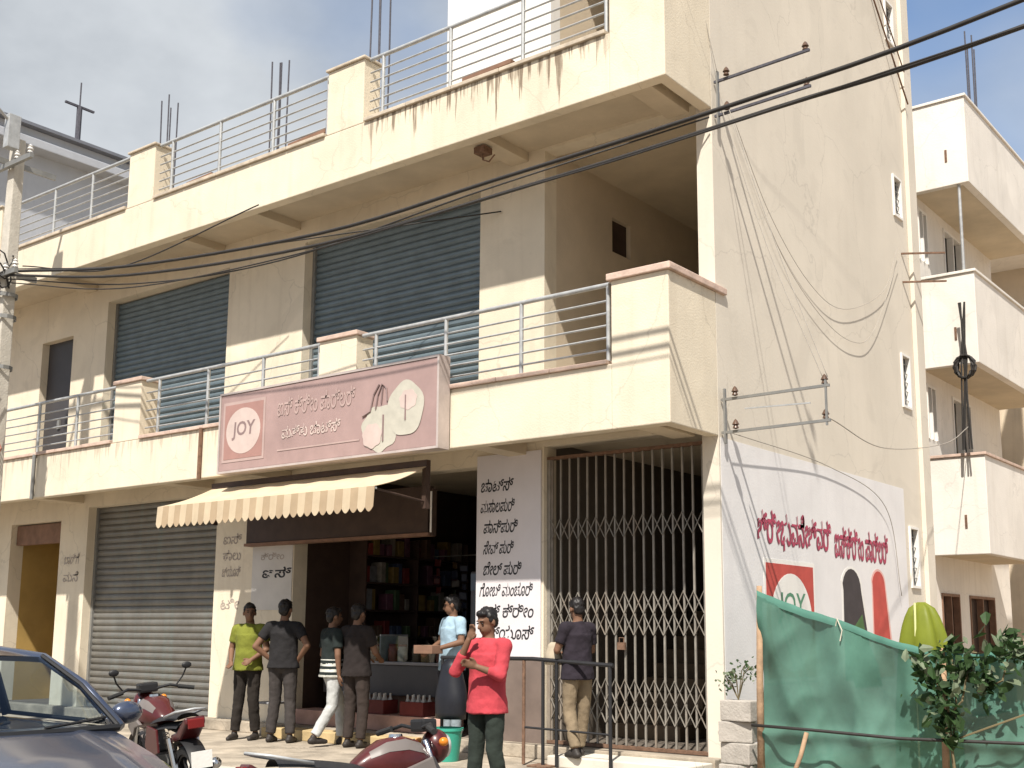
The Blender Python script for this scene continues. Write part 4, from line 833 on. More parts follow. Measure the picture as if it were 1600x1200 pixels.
# blocks and a dry plant between the end column and the net post
M_BLK = mat('grey_block', (.40, .37, .33), .95, .2, 5, .7, 40)
for i, (x, y, z, a) in enumerate(((.34, -.38, .0, .1), (.36, -.37, .205, -.15), (.33, -.36, .41, .2), (.37, -.38, .615, -.05))):
    o = MB().box(-.17, .17, -.10, .10, 0, .20).build('concrete_block', M_BLK, bev=.012); o.location = (x, y, z); o.rotation_euler = (0, 0, a)
    tag(o, ('bottom', 'second', 'third', 'topmost')[i]+' grey concrete block of the stack beside the net post', 'block', 'concrete blocks stacked by the net post')
DP = thing('dry_shrub', 'small dusty shrub on the block stack beside the end column', 'plant', (.35, -.37, .815))
lm = MB(); sm = MB()
for k in range(9):
    a = random.uniform(0, 6.28); e = Vector((.35+.12*math.cos(a), -.37+.1*math.sin(a), .82+random.uniform(.15, .36))); sm.tube([(.35, -.37, .815), ((.35+e.x)/2, (-.37+e.y)/2, e.z-.06), e], .005, 5)
    for _ in range(12): leaf(lm, e+Vector((random.gauss(0, .045), random.gauss(0, .04), random.gauss(-.03, .05))), random.uniform(.014, .03), 1 if random.random() < .45 else 0)
tag(lm.build('foliage', [M_LEAFA, M_LEAFB], DP, fix=False), kind='stuff'); sm.build('stem', M_STEM, DP)
wd = MB()
for _ in range(420):
    x = random.uniform(.2, 4.5); y = random.gauss(-.85, .15)+.16*(x-.66); h = random.uniform(.06, .30); a = random.uniform(-.08, .08)
    wd.add([(x-.006, y, 0), (x+.006, y, 0), (x+a, y+random.uniform(-.06, .06), h)], [(0, 1, 2)])
tag(wd.build('weeds', M_LEAFB, fix=False), 'thin weeds growing along the foot of the net fence', 'grass', kind='stuff')
# ================================================================== VEHICLES
M_SILV = mat('blue_grey_car_paint', (0.06, 0.075, 0.12), .25, .05, 3, metal=.5, spec=.5, coat=.8); M_TRIM = mat('black_trim', (.015, .015, .016), .5, .1, 6); M_CHROME = mat('chrome', (.6, .6, .6), .15, .1, 6, metal=1.0)
M_SEAT = mat('beige_seat_cloth', (.34, .29, .20), .9, .12, 6); M_TYRE = mat('tyre_rubber', (.02, .02, .02), .85, .2, 10); M_LAMP = mat('lamp_glass', (.55, .55, .52), .1, .1, 5, spec=.7)
M_WSC = glass('windscreen_glass', (0.72, 0.80, 0.84), .01)
def lerp_table(T, x):
    for (a, *va), (b, *vb) in zip(T, T[1:]):
        if a >= x >= b: t = (a-x)/(a-b); return [p+(q-p)*t for p, q in zip(va, vb)]
    return list(T[-1][1:]) if x < T[-1][0] else list(T[0][1:])
CAR = thing('parked_car', 'dark blue-grey hatchback parked at the lower left corner', 'car', (-.70, -7.92, 0.0), 0.0)
TAB = [(1.76, .42, .55, .30, .02), (1.72, .58, .64, .26, .03), (1.60, .66, .72, .22, .04), (1.3, .72, .80, .20, .05), (.95, .745, .88, .19, .05), (.75, .75, .93, .19, .03), (.6, .75, .945, .19, .0), (-1.2, .75, .96, .19, .0), (-1.6, .71, .96, .22, .01), (-1.74, .60, .90, .30, .0)]
xs = [1.76, 1.74, 1.72, 1.66, 1.6, 1.45, 1.3, 1.1, .95, .85, .75, .6, .3, 0, -.4, -.8, -1.2, -1.4, -1.6, -1.68, -1.74]
def ring(x):
    w, t, b, c = lerp_table(TAB, x)
    half = [(0, b), (w*.85, b), (w*.97, b+.07), (w, (b+t)/2-.03), (w*.995, (b+t)/2+.05), (w*.965, t-.07), (w*.90, t-.012), (w*.72, t+c*.45), (w*.4, t+c*.85), (0, t+c)]
    return [(x, y, z) for y, z in half]+[(x, -y, z) for y, z in half[-2:0:-1]]
rg = [ring(x) for x in xs]; n = len(rg[0]); mb = MB()
mb.add([p for r in rg for p in r], [(i*n+k, i*n+(k+1) % n, (i+1)*n+(k+1) % n, (i+1)*n+k) for i in range(len(xs)-1) for k in range(n)]+[tuple(range(n)), tuple(range((len(xs)-1)*n, len(xs)*n))])
body = mb.build('body', M_SILV, CAR, smooth=R_(40), local=True)
def hoodf(u, v):
    x = .80+(1.62-.80)*u; w, t, b, c = lerp_table(TAB, x); y = (v*2-1)*(w*.84-.03*u); k = abs(y)/w
    return (x, y, t+c*(1-.9*k**2.2)+.008-.02*max(0, k-.8)*2+.012*math.exp(-((k-.55)/.06)**2))
mb = MB(); mb.grid(hoodf, 16, 28); mb.build('hood', M_SILV, body, smooth=True, local=True)
rz = lambda u: 1.305+.045*math.sin(math.pi*min(1, u*1.05))
def rooff(u, v): y = (v*2-1); x = .24-1.48*u; return (x-.05*y*y*(1-u), y*.575, rz(u)+.02*(1-y*y))
mb = MB(); mb.grid(rooff, 14, 12); mb.grid(lambda u, v: (rooff(u, v)[0], rooff(u, v)[1], rooff(u, v)[2]-.03), 14, 12); mb.build('roof', M_SILV, CAR, smooth=True, local=True)
for s in (1, -1):
    nm = M_SILV
    MB().tube([(.80, s*.70, .935), (.52, s*.645, 1.15), (.20, s*.575, rz(0)-.005), (-.3, s*.575, rz(.25)), (-.8, s*.575, rz(.66)), (-1.22, s*.57, rz(1)), (-1.62, s*.66, .96)], [.035, .032, .03, .026, .026, .03, .04], 8).build('pillar', nm, CAR, smooth=True, local=True)
    MB().tube([(-.42, s*.72, .95), (-.45, s*.585, rz(.38))], .03, 8).build('pillar', M_TRIM, CAR, smooth=True, local=True)
    MB().tube([(.78, s*.72, .952), (-1.6, s*.72, .972)], .014, 6).build('belt_strip', M_TRIM, CAR, local=True)
    MB().tube([(.82, s*.675, .95), (.53, s*.618, 1.16), (.22, s*.55, rz(0)+.01)], .012, 6).build('windscreen_seal', M_TRIM, CAR, local=True)
    mb = MB(); mb.grid(lambda u, v: (.70+(-1.12)*u-(.50*(1-u)*v), s*(.715-.14*v), .955+(rz(.1+.3*u)-.985)*v), 8, 6); mb.build('side_window', M_WSC, CAR, smooth=True, local=True, fix=False)
    mb = MB(); mb.grid(lambda u, v: (-.46-1.0*u+.25*u*v, s*(.715-.14*v), .96+(rz(.6)-.99)*v), 6, 6); mb.build('side_window', M_WSC, CAR, smooth=True, local=True, fix=False)
    mm = MB().ell((.62, s*.86, 1.0), (.06, .10, .065)).build('wing_mirror', M_SILV, CAR, smooth=True, local=True)
    MB().bar((.62, s*.72, .97), (.62, s*.82, .99), .05, .03).build('stalk', M_TRIM, mm, local=True)
    mb = MB(); mb.prism([(-.43, .25), (-.43, .93), (.55, .93), (.62, .6), (.5, .25)], .006, (0, s*.752, 0), (1, 0, 0), (0, 0, 1), (0, s, 0)); dr = mb.build('door', M_SILV, CAR, local=True)
    MB().box(-.36, -.20, s*.765-.008, s*.765+.008, .76, .79).build('handle', M_TRIM, dr, local=True)
    hl = MB().ell((1.58, s*.52, .64), (.14, .15, .09), rot=Matrix.Rotation(-.5*s, 3, 'Z')).build('headlight', M_LAMP, CAR, smooth=True, local=True)
    MB().ell((-1.68, s*.58, .78), (.05, .08, .14)).build('tail_lamp', M_RED, CAR, smooth=True, local=True)
    for x in (1.12, -1.12):
        wl = MB().lathe([(.17, -.08), (.27, -.08), (.285, -.05), (.285, .05), (.27, .08), (.17, .08)], (x, s*.685, .285), (0, 1, 0), 28).build('wheel', M_TYRE, CAR, smooth=R_(40), local=True)
        rm = MB(); rm.lathe([(.001, .06), (.05, .07), (.17, .05), (.18, .075)], (x, s*.685, .285), (0, s, 0), 24); rm.build('rim', M_STEEL, wl, smooth=R_(40), local=True)
        MB().lathe([(.335, 0), (.335, .012)], (x, s*.742, .30), (0, s, 0), 28).build('arch', M_TRIM, CAR, local=True)
def wsf(u, v):
    y = (u*2-1); x = .83-.61*v; b = .10*(1-y*y); return (x+b*.55*(1-.4*v), y*(.675-.115*v), .945+(rz(0)-.935)*v+.012*math.sin(math.pi*v))
mb = MB(); mb.grid(wsf, 16, 10); mb.build('windscreen', M_WSC, CAR, smooth=True, local=True, fix=False)
mb = MB(); mb.grid(lambda u, v: (-1.24-.42*(1-v), (u*2-1)*(.56+.07*(1-v)), .97+(rz(1)-.985)*v), 8, 6); mb.build('rear_window', M_WSC, CAR, smooth=True, local=True, fix=False)
MB().tube([(.90-.055*(y/.66)**2, y, .942) for y in [-.66+1.32*k/12 for k in range(13)]], .020, 6).build('cowl', M_TRIM, CAR, local=True)
for y0 in (-.35, .2): MB().tube([(.895, y0, .965), (.85, y0+.25, .985), (.78, y0+.42, .995)], .008, 5).build('wiper', M_TRIM, CAR, local=True)
MB().box(.35, .75, -.64, .64, .80, .94).build('dashboard', M_TRIM, CAR, bev=.05, local=True)
MB().tube([(.28-.05*math.cos(a), -.32+.18*math.sin(a), .97+.17*math.cos(a)) for a in [2*math.pi*k/20 for k in range(21)]], .014, 6).build('steering_wheel', M_TRIM, CAR, local=True)
for s in (1, -1):
    st = MB().box(-.36, -.20, s*.32-.21, s*.32+.21, .5, 1.06).build('seat', M_SEAT, CAR, bev=.05, local=True); MB().box(-.34, -.24, s*.32-.12, s*.32+.12, 1.08, 1.23).build('headrest', M_SEAT, st, bev=.04, local=True)
MB().box(-1.25, -1.08, -.58, .58, .5, 1.1).build('rear_seat', M_SEAT, CAR, bev=.05, local=True)
MB().box(.00, .03, -.10, .10, 1.20, 1.27).build('rear_view_mirror', M_TRIM, CAR, bev=.01, local=True)
gr = MB()
for k in range(4): gr.box(1.735, 1.765, -.32, .32, .40+k*.04, .415+k*.04)
gr.build('grille', M_TRIM, CAR, local=True); MB().box(1.765, 1.772, -.26, .26, .27, .37).build('number_plate', M_WHITE, CAR, local=True)

def motorcycle(name, label, loc, rz_, tankcol, stripe, seed, mirrors=True):
    random.seed(seed)
    t = thing(name, label, 'motorcycle', loc, rz_, 'motorcycles parked in the street')
    MT = mat('tank_paint_%s' % name, tankcol, .35, .25, 9, coat=.3); MSTR = mat('tank_stripe_%s' % name, stripe, .3)
    def wheel(x, r):
        w = MB().lathe([(r-.075, -.045), (r-.02, -.05), (r, -.025), (r, .025), (r-.02, .05), (r-.075, .045)], (x, 0, r), (0, 1, 0), 32).build('wheel', M_TYRE, t, smooth=R_(40), local=True)
        rim = MB(); rim.lathe([(r-.095, -.03), (r-.07, -.035), (r-.07, .035), (r-.095, .03)], (x, 0, r), (0, 1, 0), 32); rim.lathe([(.001, -.07), (.06, -.07), (.06, .07), (.001, .07)], (x, 0, r), (0, 1, 0), 16)
        for k in range(6): a = k*math.pi/3; rim.bar((x+.05*math.cos(a), 0, r+.05*math.sin(a)), (x+(r-.08)*math.cos(a), 0, r+(r-.08)*math.sin(a)), .03, .022, (0, 1, 0))
        rim.build('rim', M_TRIM, w, local=True)
        MB().lathe([(.06, .072), (.12, .072), (.12, .078), (.06, .078)], (x, 0, r), (0, 1, 0), 20).build('brake_disc', M_CHROME, w, local=True)
    wheel(.66, .30); wheel(-.64, .30)
    for s in (-1, 1):
        MB().tube([(.66, s*.085, .30), (.53, s*.085, .62), (.40, s*.085, .95)], [.024, .022, .018], 8).build('fork', M_CHROME, t, smooth=True, local=True)
        MB().tube([(-.64, s*.10, .32), (-.52, s*.12, .66)], .026, 8).build('shock_absorber', M_CHROME, t, local=True)
        MB().tube([(-.64, s*.075, .30), (-.15, s*.07, .36)], .024, 6).build('swing_arm', M_TRIM, t, local=True)
        if mirrors: mi = MB().ell((.30, s*.34, 1.22), (.016, .048, .032)).build('mirror', M_TRIM, t, smooth=True, local=True)
        if mirrors: MB().tube([(.36, s*.24, 1.03), (.34, s*.31, 1.12), (.31, s*.34, 1.20)], .008, 6).build('stem', M_TRIM, mi, local=True)
        MB().tube([(.33, s*.26, 1.03), (.29, s*.40, 1.0)], .020, 8).build('grip', M_TYRE, t, local=True)
        MB().ell((.50, s*.17, .93), (.035, .03, .03)).build('indicator', mat('amber_lens', (.6, .2, .02), .3), t, smooth=True, local=True)
        mb = MB(); mb.prism([(-.28, .52), (-.25, .72), (.02, .74), (.10, .55), (-.05, .46)], .02, (0, s*.13, 0), (1, 0, 0), (0, 0, 1), (0, s, 0)); mb.build('side_panel', MT, t, bev=.008, local=True)
        mb = MB(); mb.prism([(.12, .74), (.42, .84), (.50, .70), (.36, .62), (.30, .70)], .03, (0, s*.15, 0), (1, 0, 0), (0, 0, 1), (0, s, 0)); mb.build('tank_shroud', MSTR, t, bev=.01, local=True)
    MB().tube([(.30, -.36, 1.0), (.38, -.2, 1.05), (.40, 0, 1.02), (.38, .2, 1.05), (.30, .36, 1.0)], .014, 8).build('handlebar', M_TRIM, t, smooth=True, local=True)
    hl = MB().ell((.53, 0, .90), (.10, .11, .12)).build('headlight', MT, t, smooth=True, local=True); MB().lathe([(.001, .02), (.08, 0), (.085, -.03)], (.615, 0, .90), (1, 0, 0), 20).build('lens', M_LAMP, hl, smooth=True, local=True)
    MB().box(.38, .50, -.09, .09, 1.0, 1.09).build('instrument_cluster', M_TRIM, t, bev=.02, local=True)
    TK = [(.47, .05, .70, .80), (.44, .10, .68, .88), (.36, .145, .67, .95), (.24, .160, .68, .985), (.10, .145, .70, .965), (-.02, .105, .72, .90), (-.10, .075, .74, .84), (-.13, .04, .76, .81)]
    def tank(x, sc=1.0):
        w, z0, z1 = lerp_table(TK, x); cz, hz_ = (z0+z1)/2, (z1-z0)/2
        def se(v, p): return math.copysign(abs(v)**p, v)
        return [(x, w*sc*se(math.cos(2*math.pi*k/20), .72)*(1-.10*math.sin(2*math.pi*k/20)), cz+hz_*sc*se(math.sin(2*math.pi*k/20), .85)) for k in range(20)]
    tx = [.47, .455, .44, .40, .36, .30, .24, .17, .10, .04, -.02, -.06, -.10, -.13]
    def loft(xs_, sc, ks): 
        rgs = [tank(x, sc) for x in xs_]; n_ = len(ks); mb = MB()
        mb.add([r[k] for r in rgs for k in ks], [(i*n_+j, i*n_+j+1, (i+1)*n_+j+1, (i+1)*n_+j) for i in range(len(xs_)-1) for j in range(n_-1)]); return mb
    tkm = loft(tx, 1.0, list(range(20))+[0]); tkm.add(tank(.47), [tuple(range(20))]); tkm.add(tank(-.13), [tuple(range(20))])
    tk = tkm.build('fuel_tank', MT, t, smooth=R_(50), local=True)
    for ks in ((1, 2, 3), (7, 8, 9)): loft(tx[3:-3], 1.02, ks).build('stripe', MSTR, tk, smooth=True, local=True, fix=False)
    MB().lathe([(.001, .02), (.045, .02), (.05, 0)], (.22, 0, .975), (0, 0, 1), 16).build('fuel_cap', M_CHROME, tk, local=True)
    def seatf(u, v): x = -.02-.66*u; y = (v*2-1); w = .13-.02*u; return (x, y*w*(1+.1*math.sin(u*3)), .80+.03*math.sin(u*2.2)+.05*u-.05*abs(y)**3)
    mb = MB(); mb.grid(seatf, 14, 8); mb.grid(lambda u, v: (seatf(u, v)[0], seatf(u, v)[1]*.95, seatf(u, v)[2]-.07), 14, 8); mb.build('seat', M_BLACK, t, smooth=True, local=True)
    mb = MB(); mb.prism([(-.45, .68), (-.62, .72), (-.86, .86), (-.88, .80), (-.70, .66), (-.5, .62)], .18, (0, -.09, 0), (1, 0, 0), (0, 0, 1), (0, 1, 0)); tp = mb.build('tail', MT, t, bev=.02, local=True)
    MB().box(-.90, -.87, -.07, .07, .76, .84).build('tail_light', mat('tail_lens_red', (.16, .012, .012), .25), tp, bev=.008, local=True)
    MB().tube([(-.45, .13, .84), (-.75, .13, .90), (-.86, .0, .92), (-.75, -.13, .90), (-.45, -.13, .84)], .012, 6).build('grab_rail', M_STEEL, t, smooth=True, local=True)
    en = MB(); en.box(-.12, .20, -.13, .13, .28, .48); en.tube([(.12, 0, .46), (.24, 0, .66)], .085, 10)
    for k in range(5): en.lathe([(.11, -.006), (.11, .006)], (.13+.022*k, 0, .48+.037*k), (.55, 0, .83), 14)
    en.lathe([(.001, -.16), (.10, -.16), (.11, -.13), (.11, .13), (.10, .16), (.001, .16)], (0, 0, .37), (0, 1, 0), 20); en.build('engine', M_GUIDE, t, local=True)
    MB().tube([(.26, -.05, .60), (.36, -.10, .48), (.30, -.14, .30), (0, -.16, .25), (-.35, -.17, .30), (-.82, -.18, .44)], [.022, .022, .022, .026, .05, .05], 10).build('exhaust', M_CHROME, t, smooth=True, local=True)
    MB().tube([(.40, 0, .92), (.25, 0, .72), (.22, 0, .36), (-.1, 0, .26), (-.25, 0, .5), (-.5, 0, .7), (.25, 0, .76)], .03, 8).build('frame', M_TRIM, t, local=True)
    def fender(cx, r, a0, a1, w): return lambda u, v: (cx+(r+.012*(1-(2*v-1)**2))*math.cos(a0+(a1-a0)*u), (v*2-1)*w, .30+(r+.02*(1-(2*v-1)**2))*math.sin(a0+(a1-a0)*u))
    mb = MB(); mb.grid(fender(.66, .325, .25, 2.7, .07), 18, 6); mb.build('front_fender', MSTR, t, smooth=True, local=True)
    mb = MB(); mb.grid(fender(-.64, .345, .9, 3.3, .08), 18, 6); mb.build('rear_fender', M_TRIM, t, smooth=True, local=True)
    MB().box(-.99, -.985, -.09, .09, .44, .58).build('number_plate', M_WHITE, t, local=True)
    MB().tube([(-.05, .12, .28), (-.12, .26, .0)], .012, 6).build('side_stand', M_TRIM, t, local=True)
    return t
m1 = motorcycle('motorcycle', 'red and black motorcycle parked behind the blue-grey car', (-2.66, -4.86, 0), R_(162), (.07, .010, .010), (.16, .14, .13), 3); m1.scale = (.93,)*3; m1.rotation_euler.x = R_(-6)
m2 = motorcycle('motorcycle', 'red motorcycle with white stripes parked facing the shop, in front', (0.92, -6.08, 0), R_(72), (.21, .016, .028), (.50, .45, .43), 5, False); m2.scale = (.87,)*3; m2.rotation_euler.x = R_(-5)
# ================================================================== PEOPLE
def remesh(mb, name, vox, mats, parent, smooth_it=3, noise_amp=0.0, nscale=9.0, matfn=None):
    """fuse overlapping closed shapes into one continuous skin"""
    me = mb.mesh(name+'_src', (0, 0, 0), (), fix=False); ob = bpy.data.objects.new('tmp_skin', me)
    r = ob.modifiers.new('r', 'REMESH'); r.mode = 'VOXEL'; r.voxel_size = vox; r.use_smooth_shade = True
    if smooth_it: s = ob.modifiers.new('s', 'SMOOTH'); s.iterations = smooth_it; s.factor = .5
    nm = evaluate(ob); bpy.data.objects.remove(ob); bpy.data.meshes.remove(me)
    nm.name = name
    for m in mats: nm.materials.append(m)
    if noise_amp:
        co = [v.co.copy() for v in nm.vertices]; no = [v.normal.copy() for v in nm.vertices]; flat = []
        for c, d in zip(co, no): flat.extend(c+d*((noise.noise(c*nscale)+.5*noise.noise(c*nscale*2.3))*noise_amp))
        nm.vertices.foreach_set('co', flat)
    if matfn:
        for p in nm.polygons: p.material_index = matfn(p.center)
    nm.polygons.foreach_set('use_smooth', [True]*len(nm.polygons)); nm.update()
    o = bpy.data.objects.new(name, nm); COL.objects.link(o); o.parent = parent; return o
M_SKIN = mat('brown_skin', (.17, .088, .052), .68, .08, 12, spec=.4); M_HAIR = mat('black_hair', (.012, .010, .010), .5, .3, 30); M_EYE = mat('eye_dark', (.02, .015, .012), .3); M_SHOE = mat('dark_shoe', (.03, .025, .022), .6)
BASE = dict(hip=(0, 0, .92), chest=(0, .0, 1.28), neck=(0, .01, 1.44), head=(0, -.015, 1.585), hl=(.09, 0, .90), hr=(-.09, 0, .90), kl=(.10, -.02, .49), kr=(-.10, -.02, .49), al=(.10, .02, .08), ar=(-.10, .02, .08),
            sl=(.175, .01, 1.385), sr=(-.175, .01, 1.385), el=(.235, .03, 1.12), er=(-.235, .03, 1.12), wl=(.24, -.06, .88), wr=(-.24, -.06, .88), look=0.0, nod=0.0)
def person(label, loc, rz_, height, shirt, trouser, pose=None, sleeve=.55, hem=.84, fold=.010, hair=True, feet=(0, 0), stripe=None, skin=M_SKIN, bag=None, collar=True):
    P = dict(BASE); P.update(pose or {}); V = {k: Vector(v) for k, v in P.items() if isinstance(v, tuple)}
    t = thing('person', label, 'person', loc, rz_); k = height/1.70; t.scale = (k, k, k)
    b = MB()
    # torso
    b.ell(V['hip']+Vector((0, 0, .02)), (.145, .098, .12)); b.ell((V['hip']+V['chest'])/2+Vector((0, 0, .02)), (.135, .095, .17)); b.ell(V['chest'], (.165, .11, .18)); b.cap(V['sl'], .058, V['sr'], .058)
    b.cap(V['chest']+Vector((0, .01, .1)), .07, V['neck']+Vector((0, 0, .05)), .052)
    # head
    H = V['head']; q = Matrix.Rotation(P['look'], 3, 'Z') @ Matrix.Rotation(P['nod'], 3, 'X')
    h_ = lambda x, y, z: H+q @ Vector((x, y, z))
    b.cap(V['neck'], .052, h_(0, .02, -.05), .05); b.ell(h_(0, .012, .03), (.074, .092, .088), rot=q); b.ell(h_(0, -.022, -.04), (.058, .066, .075), rot=q); b.ell(h_(0, -.052, -.085), (.03, .026, .024), rot=q)
    b.cap(h_(0, -.085, .012), .009, h_(0, -.105, -.026), .015); b.ell(h_(0, -.082, -.058), (.026, .014, .010), rot=q); b.ell(h_(0, -.078, .028), (.05, .014, .010), rot=q)
    for s in (-1, 1): b.ell(h_(s*.076, .01, -.008), (.012, .022, .032), rot=q)
    # arms and hands
    for s in ('l', 'r'):
        S, E, Wt = V['s'+s], V['e'+s], V['w'+s]
        b.cap(S, .054, E, .040); b.cap(E, .041, Wt, .027); d = (Wt-E).normalized(); sd = d.cross(Vector((0, 1, 0)) if abs(d.y) < .8 else Vector((0, 0, 1))).normalized(); nn = d.cross(sd)
        b.ell(Wt+d*.05, (.04, .018, .05), rot=Matrix((sd, nn, d)).transposed())
        for f, (o, ln) in enumerate(((-.030, .055), (-.010, .07), (.010, .066), (.029, .05))):
            a = Wt+d*.085+sd*o; m = a+d*ln*.55+nn*.008; b.cap(a, .0105, m, .0095); b.cap(m, .0095, m+d*ln*.40+nn*.022, .008)
        a = Wt+d*.03-sd*.035; m = a+d*.03-sd*.022+nn*.008; b.cap(a, .012, m, .011); b.cap(m, .011, m+d*.032-sd*.002+nn*.01, .009)
    # legs
    for s in ('l', 'r'):
        b.cap(V['h'+s], .078, V['k'+s], .046); b.cap(V['k'+s], .043, V['a'+s], .033)
        mid = V['k'+s]*.68+V['a'+s]*.32; b.ell(mid+Vector((0, .010, 0)), (.038, .040, .10))
    body = remesh(b, 'body', .0105, (skin,), t, 2)
    # shirt
    c = MB(); hz = hem
    c.ell(V['chest'], (.182, .13, .19)); c.cap(V['sl'], .070, V['sr'], .070)
    wmid = (V['hip']+V['chest'])/2
    def tor(z, f): return V['hip']*(1-f)+V['chest']*f
    prof = []
    for j in range(9):
        f = j/8; z = hz+(V['chest'].z+.03-hz)*f; ctr = tor(z, max(-.3, (z-V['hip'].z)/(V['chest'].z-V['hip'].z)))
        prof.append((Vector((ctr.x, ctr.y, z)), .180-.016*math.sin(math.pi*f)+.026*(1-f), .138-.010*math.sin(math.pi*f)+.022*(1-f)))
    vs = []; n = 24
    for (ct, rx, ry) in prof:
        for kk in range(n): a = 2*math.pi*kk/n; vs.append(ct+Vector((rx*math.cos(a), ry*math.sin(a), 0)))
    fs = [(j*n+kk, j*n+(kk+1) % n, (j+1)*n+(kk+1) % n, (j+1)*n+kk) for j in range(8) for kk in range(n)]+[tuple(range(n))[::-1], tuple(range(8*n, 9*n))]
    c.add(vs, fs)
    for s in ('l', 'r'):
        S, E, Wt = V['s'+s], V['e'+s], V['w'+s]
        def sl_(p0, r0, p1, r1):
            d = (p1-p0).normalized(); L_ = (p1-p0).length; c.lathe([(.001, -.03), (r0*.9, -.02), (r0, 0), (r1, L_), (.001, L_)], p0, d, 16)
        if sleeve <= 1: sl_(S, .072, S+(E-S)*sleeve, .064)
        else: sl_(S, .072, E+(E-S).normalized()*.02, .056); sl_(E-(Wt-E).normalized()*.02, .056, E+(Wt-E)*(sleeve-1), .042)
    if collar: c.lathe([(.001, -.04), (.075, -.03), (.066, .028), (.001, .028)], V['neck']+Vector((0, .006, -.02)), (0, -.12, 1), 18)
    mats = shirt if isinstance(shirt, tuple) else (shirt,)
    remesh(c, 'shirt', .012, mats, t, 2, fold, 8, matfn=(lambda p: 1 if stripe(p) else 0) if stripe else None)
    # trousers
    d_ = MB(); d_.ell(V['hip']+Vector((0, 0, .01)), (.166, .118, .11))
    for s in ('l', 'r'):
        d_.cap(V['h'+s], .098, V['k'+s], .073); A = V['k'+s]+(V['a'+s]-V['k'+s])*.93; dd2 = (A-V['k'+s]); d_.lathe([(.001, -.04), (.070, -.02), (.072, 0), (.062, dd2.length), (.001, dd2.length)], V['k'+s], dd2.normalized(), 16)
    remesh(d_, 'trousers', .012, (trouser,), t, 2, .008, 10)
    for s in ('l', 'r'):
        A = V['a'+s]; fa = feet[0 if s == 'l' else 1]; fd = Vector((math.sin(fa), -math.cos(fa), 0)); e = MB(); low = Vector((A.x, A.y, A.z-.045))
        e.cap(low+fd*-.035, .040, low+fd*.09, .042); e.cap(low+fd*.08, .042, low+fd*.165-Vector((0, 0, .012)), .030); e.cap(A, .04, low, .045); remesh(e, 'shoe', .012, (M_SHOE,), t, 2)
    if hair:
        hm = MB(); hm.ell(h_(0, .026, .050), (.082, .094, .085), rot=q); hm.ell(h_(0, .06, .0), (.070, .055, .075), rot=q); hm.ell(h_(0, -.045, .090), (.06, .045, .032), rot=q)
        for s in (-1, 1): hm.ell(h_(s*.066, -.005, .035), (.016, .03, .04), rot=q)
        remesh(hm, 'hair', .010, (M_HAIR,), t, 1, .010, 30)
    ey = MB()
    for s in (-1, 1): ey.ell(h_(s*.030, -.082, .008), (.012, .008, .007), rot=q); ey.cap(h_(s*.014, -.088, .028), .004, h_(s*.046, -.080, .030), .003)
    ey.build('eyes', M_EYE, t, local=True, smooth=True)
    return t
Y_SH = mat('yellow_green_cotton', (.16, .175, .024), .92, .2, 7, .9, 16); BLK_C = mat('charcoal_cotton', (.015, .014, .015), .92, .2, 7, .9, 16); GREY_T = mat('dark_grey_trousers', (.042, .036, .034), .92, .2, 7, .9, 16); DKBR_T = mat('black_brown_trousers', (.018, .014, .011), .92, .2, 7, .9, 16)
JEANS = mat('pale_denim', (.42, .43, .42), .92, .2, 7, .9, 16); STR_W = mat('stripe_white_cotton', (.55, .55, .50), .92, .2, 7, .9, 16); STR_D = mat('stripe_dark_cotton', (.012, .018, .017), .92, .2, 7, .9, 16); BLUE_S = mat('pale_blue_cotton', (.29, .41, .50), .92, .2, 7, .9, 16); GREY_B = mat('grey_blue_trousers', (.25, .30, .33), .92, .2, 7, .9, 16)
RED_S = mat('coral_red_cotton', (.43, .048, .062), .92, .2, 7, .9, 16); DKG_T = mat('dark_green_trousers', (.022, .030, .024), .92, .2, 7, .9, 16); DK_S = mat('dark_plum_cotton', (.020, .015, .022), .92, .2, 7, .9, 16); KHAKI = mat('khaki_trousers', (.22, .17, .11), .92, .2, 7, .9, 16)
person('person in yellow-green polo and black trousers standing by the pillar', (-6.55, -.86, .05), R_(24), 1.76, Y_SH, DKBR_T, dict(look=R_(30), el=(.25, .02, 1.13), wl=(.13, -.17, 1.0), er=(-.25, .02, 1.12), wr=(-.16, -.16, .97), al=(.12, .04, .08), ar=(-.13, -.04, .08)), sleeve=.65, hem=.86)
person('person in charcoal shirt and grey trousers, back turned, hand on hip', (-5.90, -.82, .05), R_(205), 1.80, BLK_C, GREY_T, dict(el=(.33, .10, 1.14), wl=(.17, -.02, .98), er=(-.34, .08, 1.16), wr=(-.18, -.02, .98), al=(.14, .0, .08), ar=(-.13, .03, .08)), sleeve=.6, hem=.88)
person('person in dark striped shirt and pale jeans striding into the shop', (-5.12, -.70, .05), R_(160), 1.70, (STR_D, STR_W), JEANS, dict(kl=(.09, -.16, .50), al=(.10, -.20, .08), kr=(-.09, .02, .49), ar=(-.09, .26, .12), wl=(.20, -.18, .95), wr=(-.22, .0, .88)), sleeve=.7, hem=.84, stripe=lambda p: p.z < 1.06 and (p.z*1000) % 70 < 28)  # stripes only below the waist, shade on the upper body painted plain dark
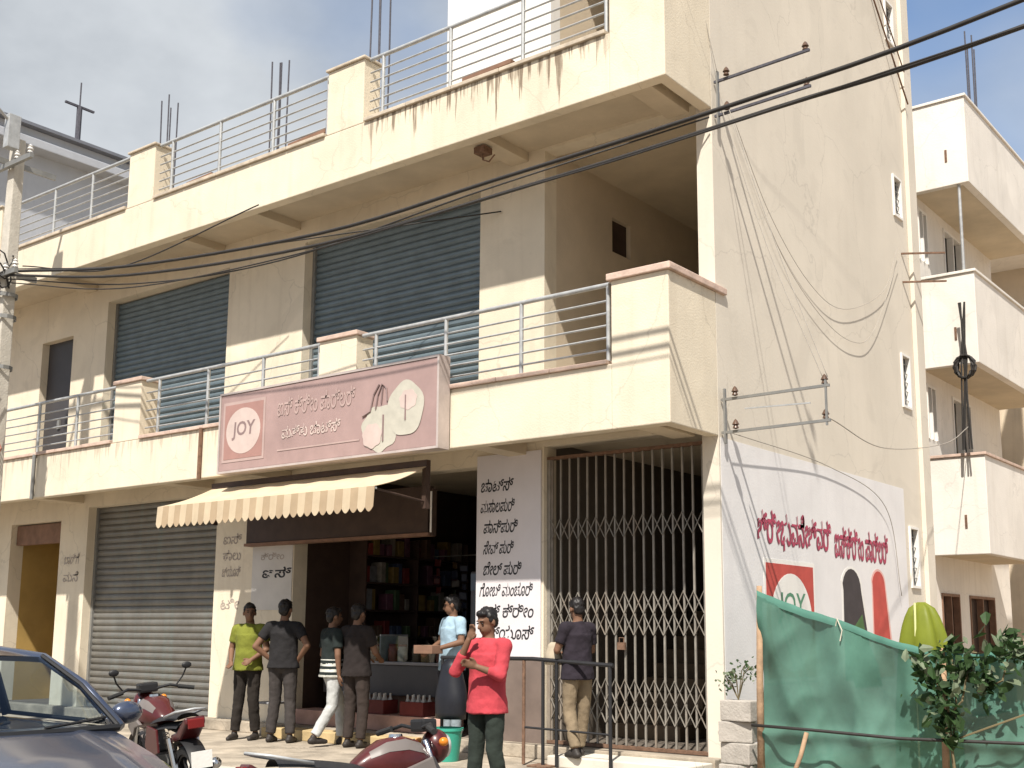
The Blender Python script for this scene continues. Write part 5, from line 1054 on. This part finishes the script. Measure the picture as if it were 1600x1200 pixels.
person('person in dark brown clothes standing at the counter behind the striped shirt', (-4.72, -.66, .05), R_(185), 1.74, mat('dark_brown_cotton', (.018, .013, .012), .92, .2, 7, .9, 16), mat('brown_trousers', (.036, .026, .022), .92, .2, 7, .9, 16), dict(wl=(.12, -.28, 1.06), el=(.24, -.05, 1.13), wr=(-.12, -.28, 1.06), er=(-.24, -.05, 1.13)), sleeve=.7)
person('person in pale blue shirt behind the pipe barrier, looking left', (-3.68, -.06, .2), R_(-20), 1.70, BLUE_S, GREY_B, dict(look=R_(-35), nod=R_(8), el=(.26, -.02, 1.14), wl=(.12, -.27, 1.06), er=(-.26, -.02, 1.14), wr=(-.10, -.27, 1.03)), sleeve=.7, hem=.80)
pr = person('person in coral red shirt in front of the barrier, hand raised to the face', (-.60, -3.16, .0), R_(2), 1.66, RED_S, DKG_T, dict(look=R_(-10), nod=R_(14), er=(-.22, -.17, 1.16), wr=(-.08, -.17, 1.43), el=(.22, -.10, 1.13), wl=(.06, -.22, 1.20), al=(.15, .05, .08), ar=(-.12, -.04, .08)), sleeve=1.55, hem=.80, fold=.010)
person('person in dark plum shirt and khaki trousers by the gate, seen from behind', (-1.42, -.62, .165), R_(-108), 1.66, DK_S, KHAKI, dict(look=R_(-10), nod=R_(10), el=(.24, -.05, 1.14), wl=(.10, -.26, 1.12), er=(-.24, -.05, 1.14), wr=(-.10, -.27, 1.12), al=(.10, .10, .08), ar=(-.10, -.10, .08)), sleeve=.7, hem=.82)
BN = thing('cloth_bundle', 'cream cloth bundle held by the person beside the gate', 'bundle', (-1.80, -.78, 1.1))
sack((-1.68, -.70, 1.12), .10, .24, 9, 'wrapping', mat('cream_cloth', (.42, .36, .27), .9, .12, 9), BN)
BX = thing('cardboard_box', 'small brown cardboard box held by the person in pale blue', 'box', (-3.76, -.40, 1.18))
MB().box(-3.92, -3.62, -.50, -.30, 1.20, 1.30).build('carton', M_BROWN, BX, bev=.006); MB().box(-3.79, -3.75, -.502, -.298, 1.3005, 1.302).build('tape', M_AWS, BX)
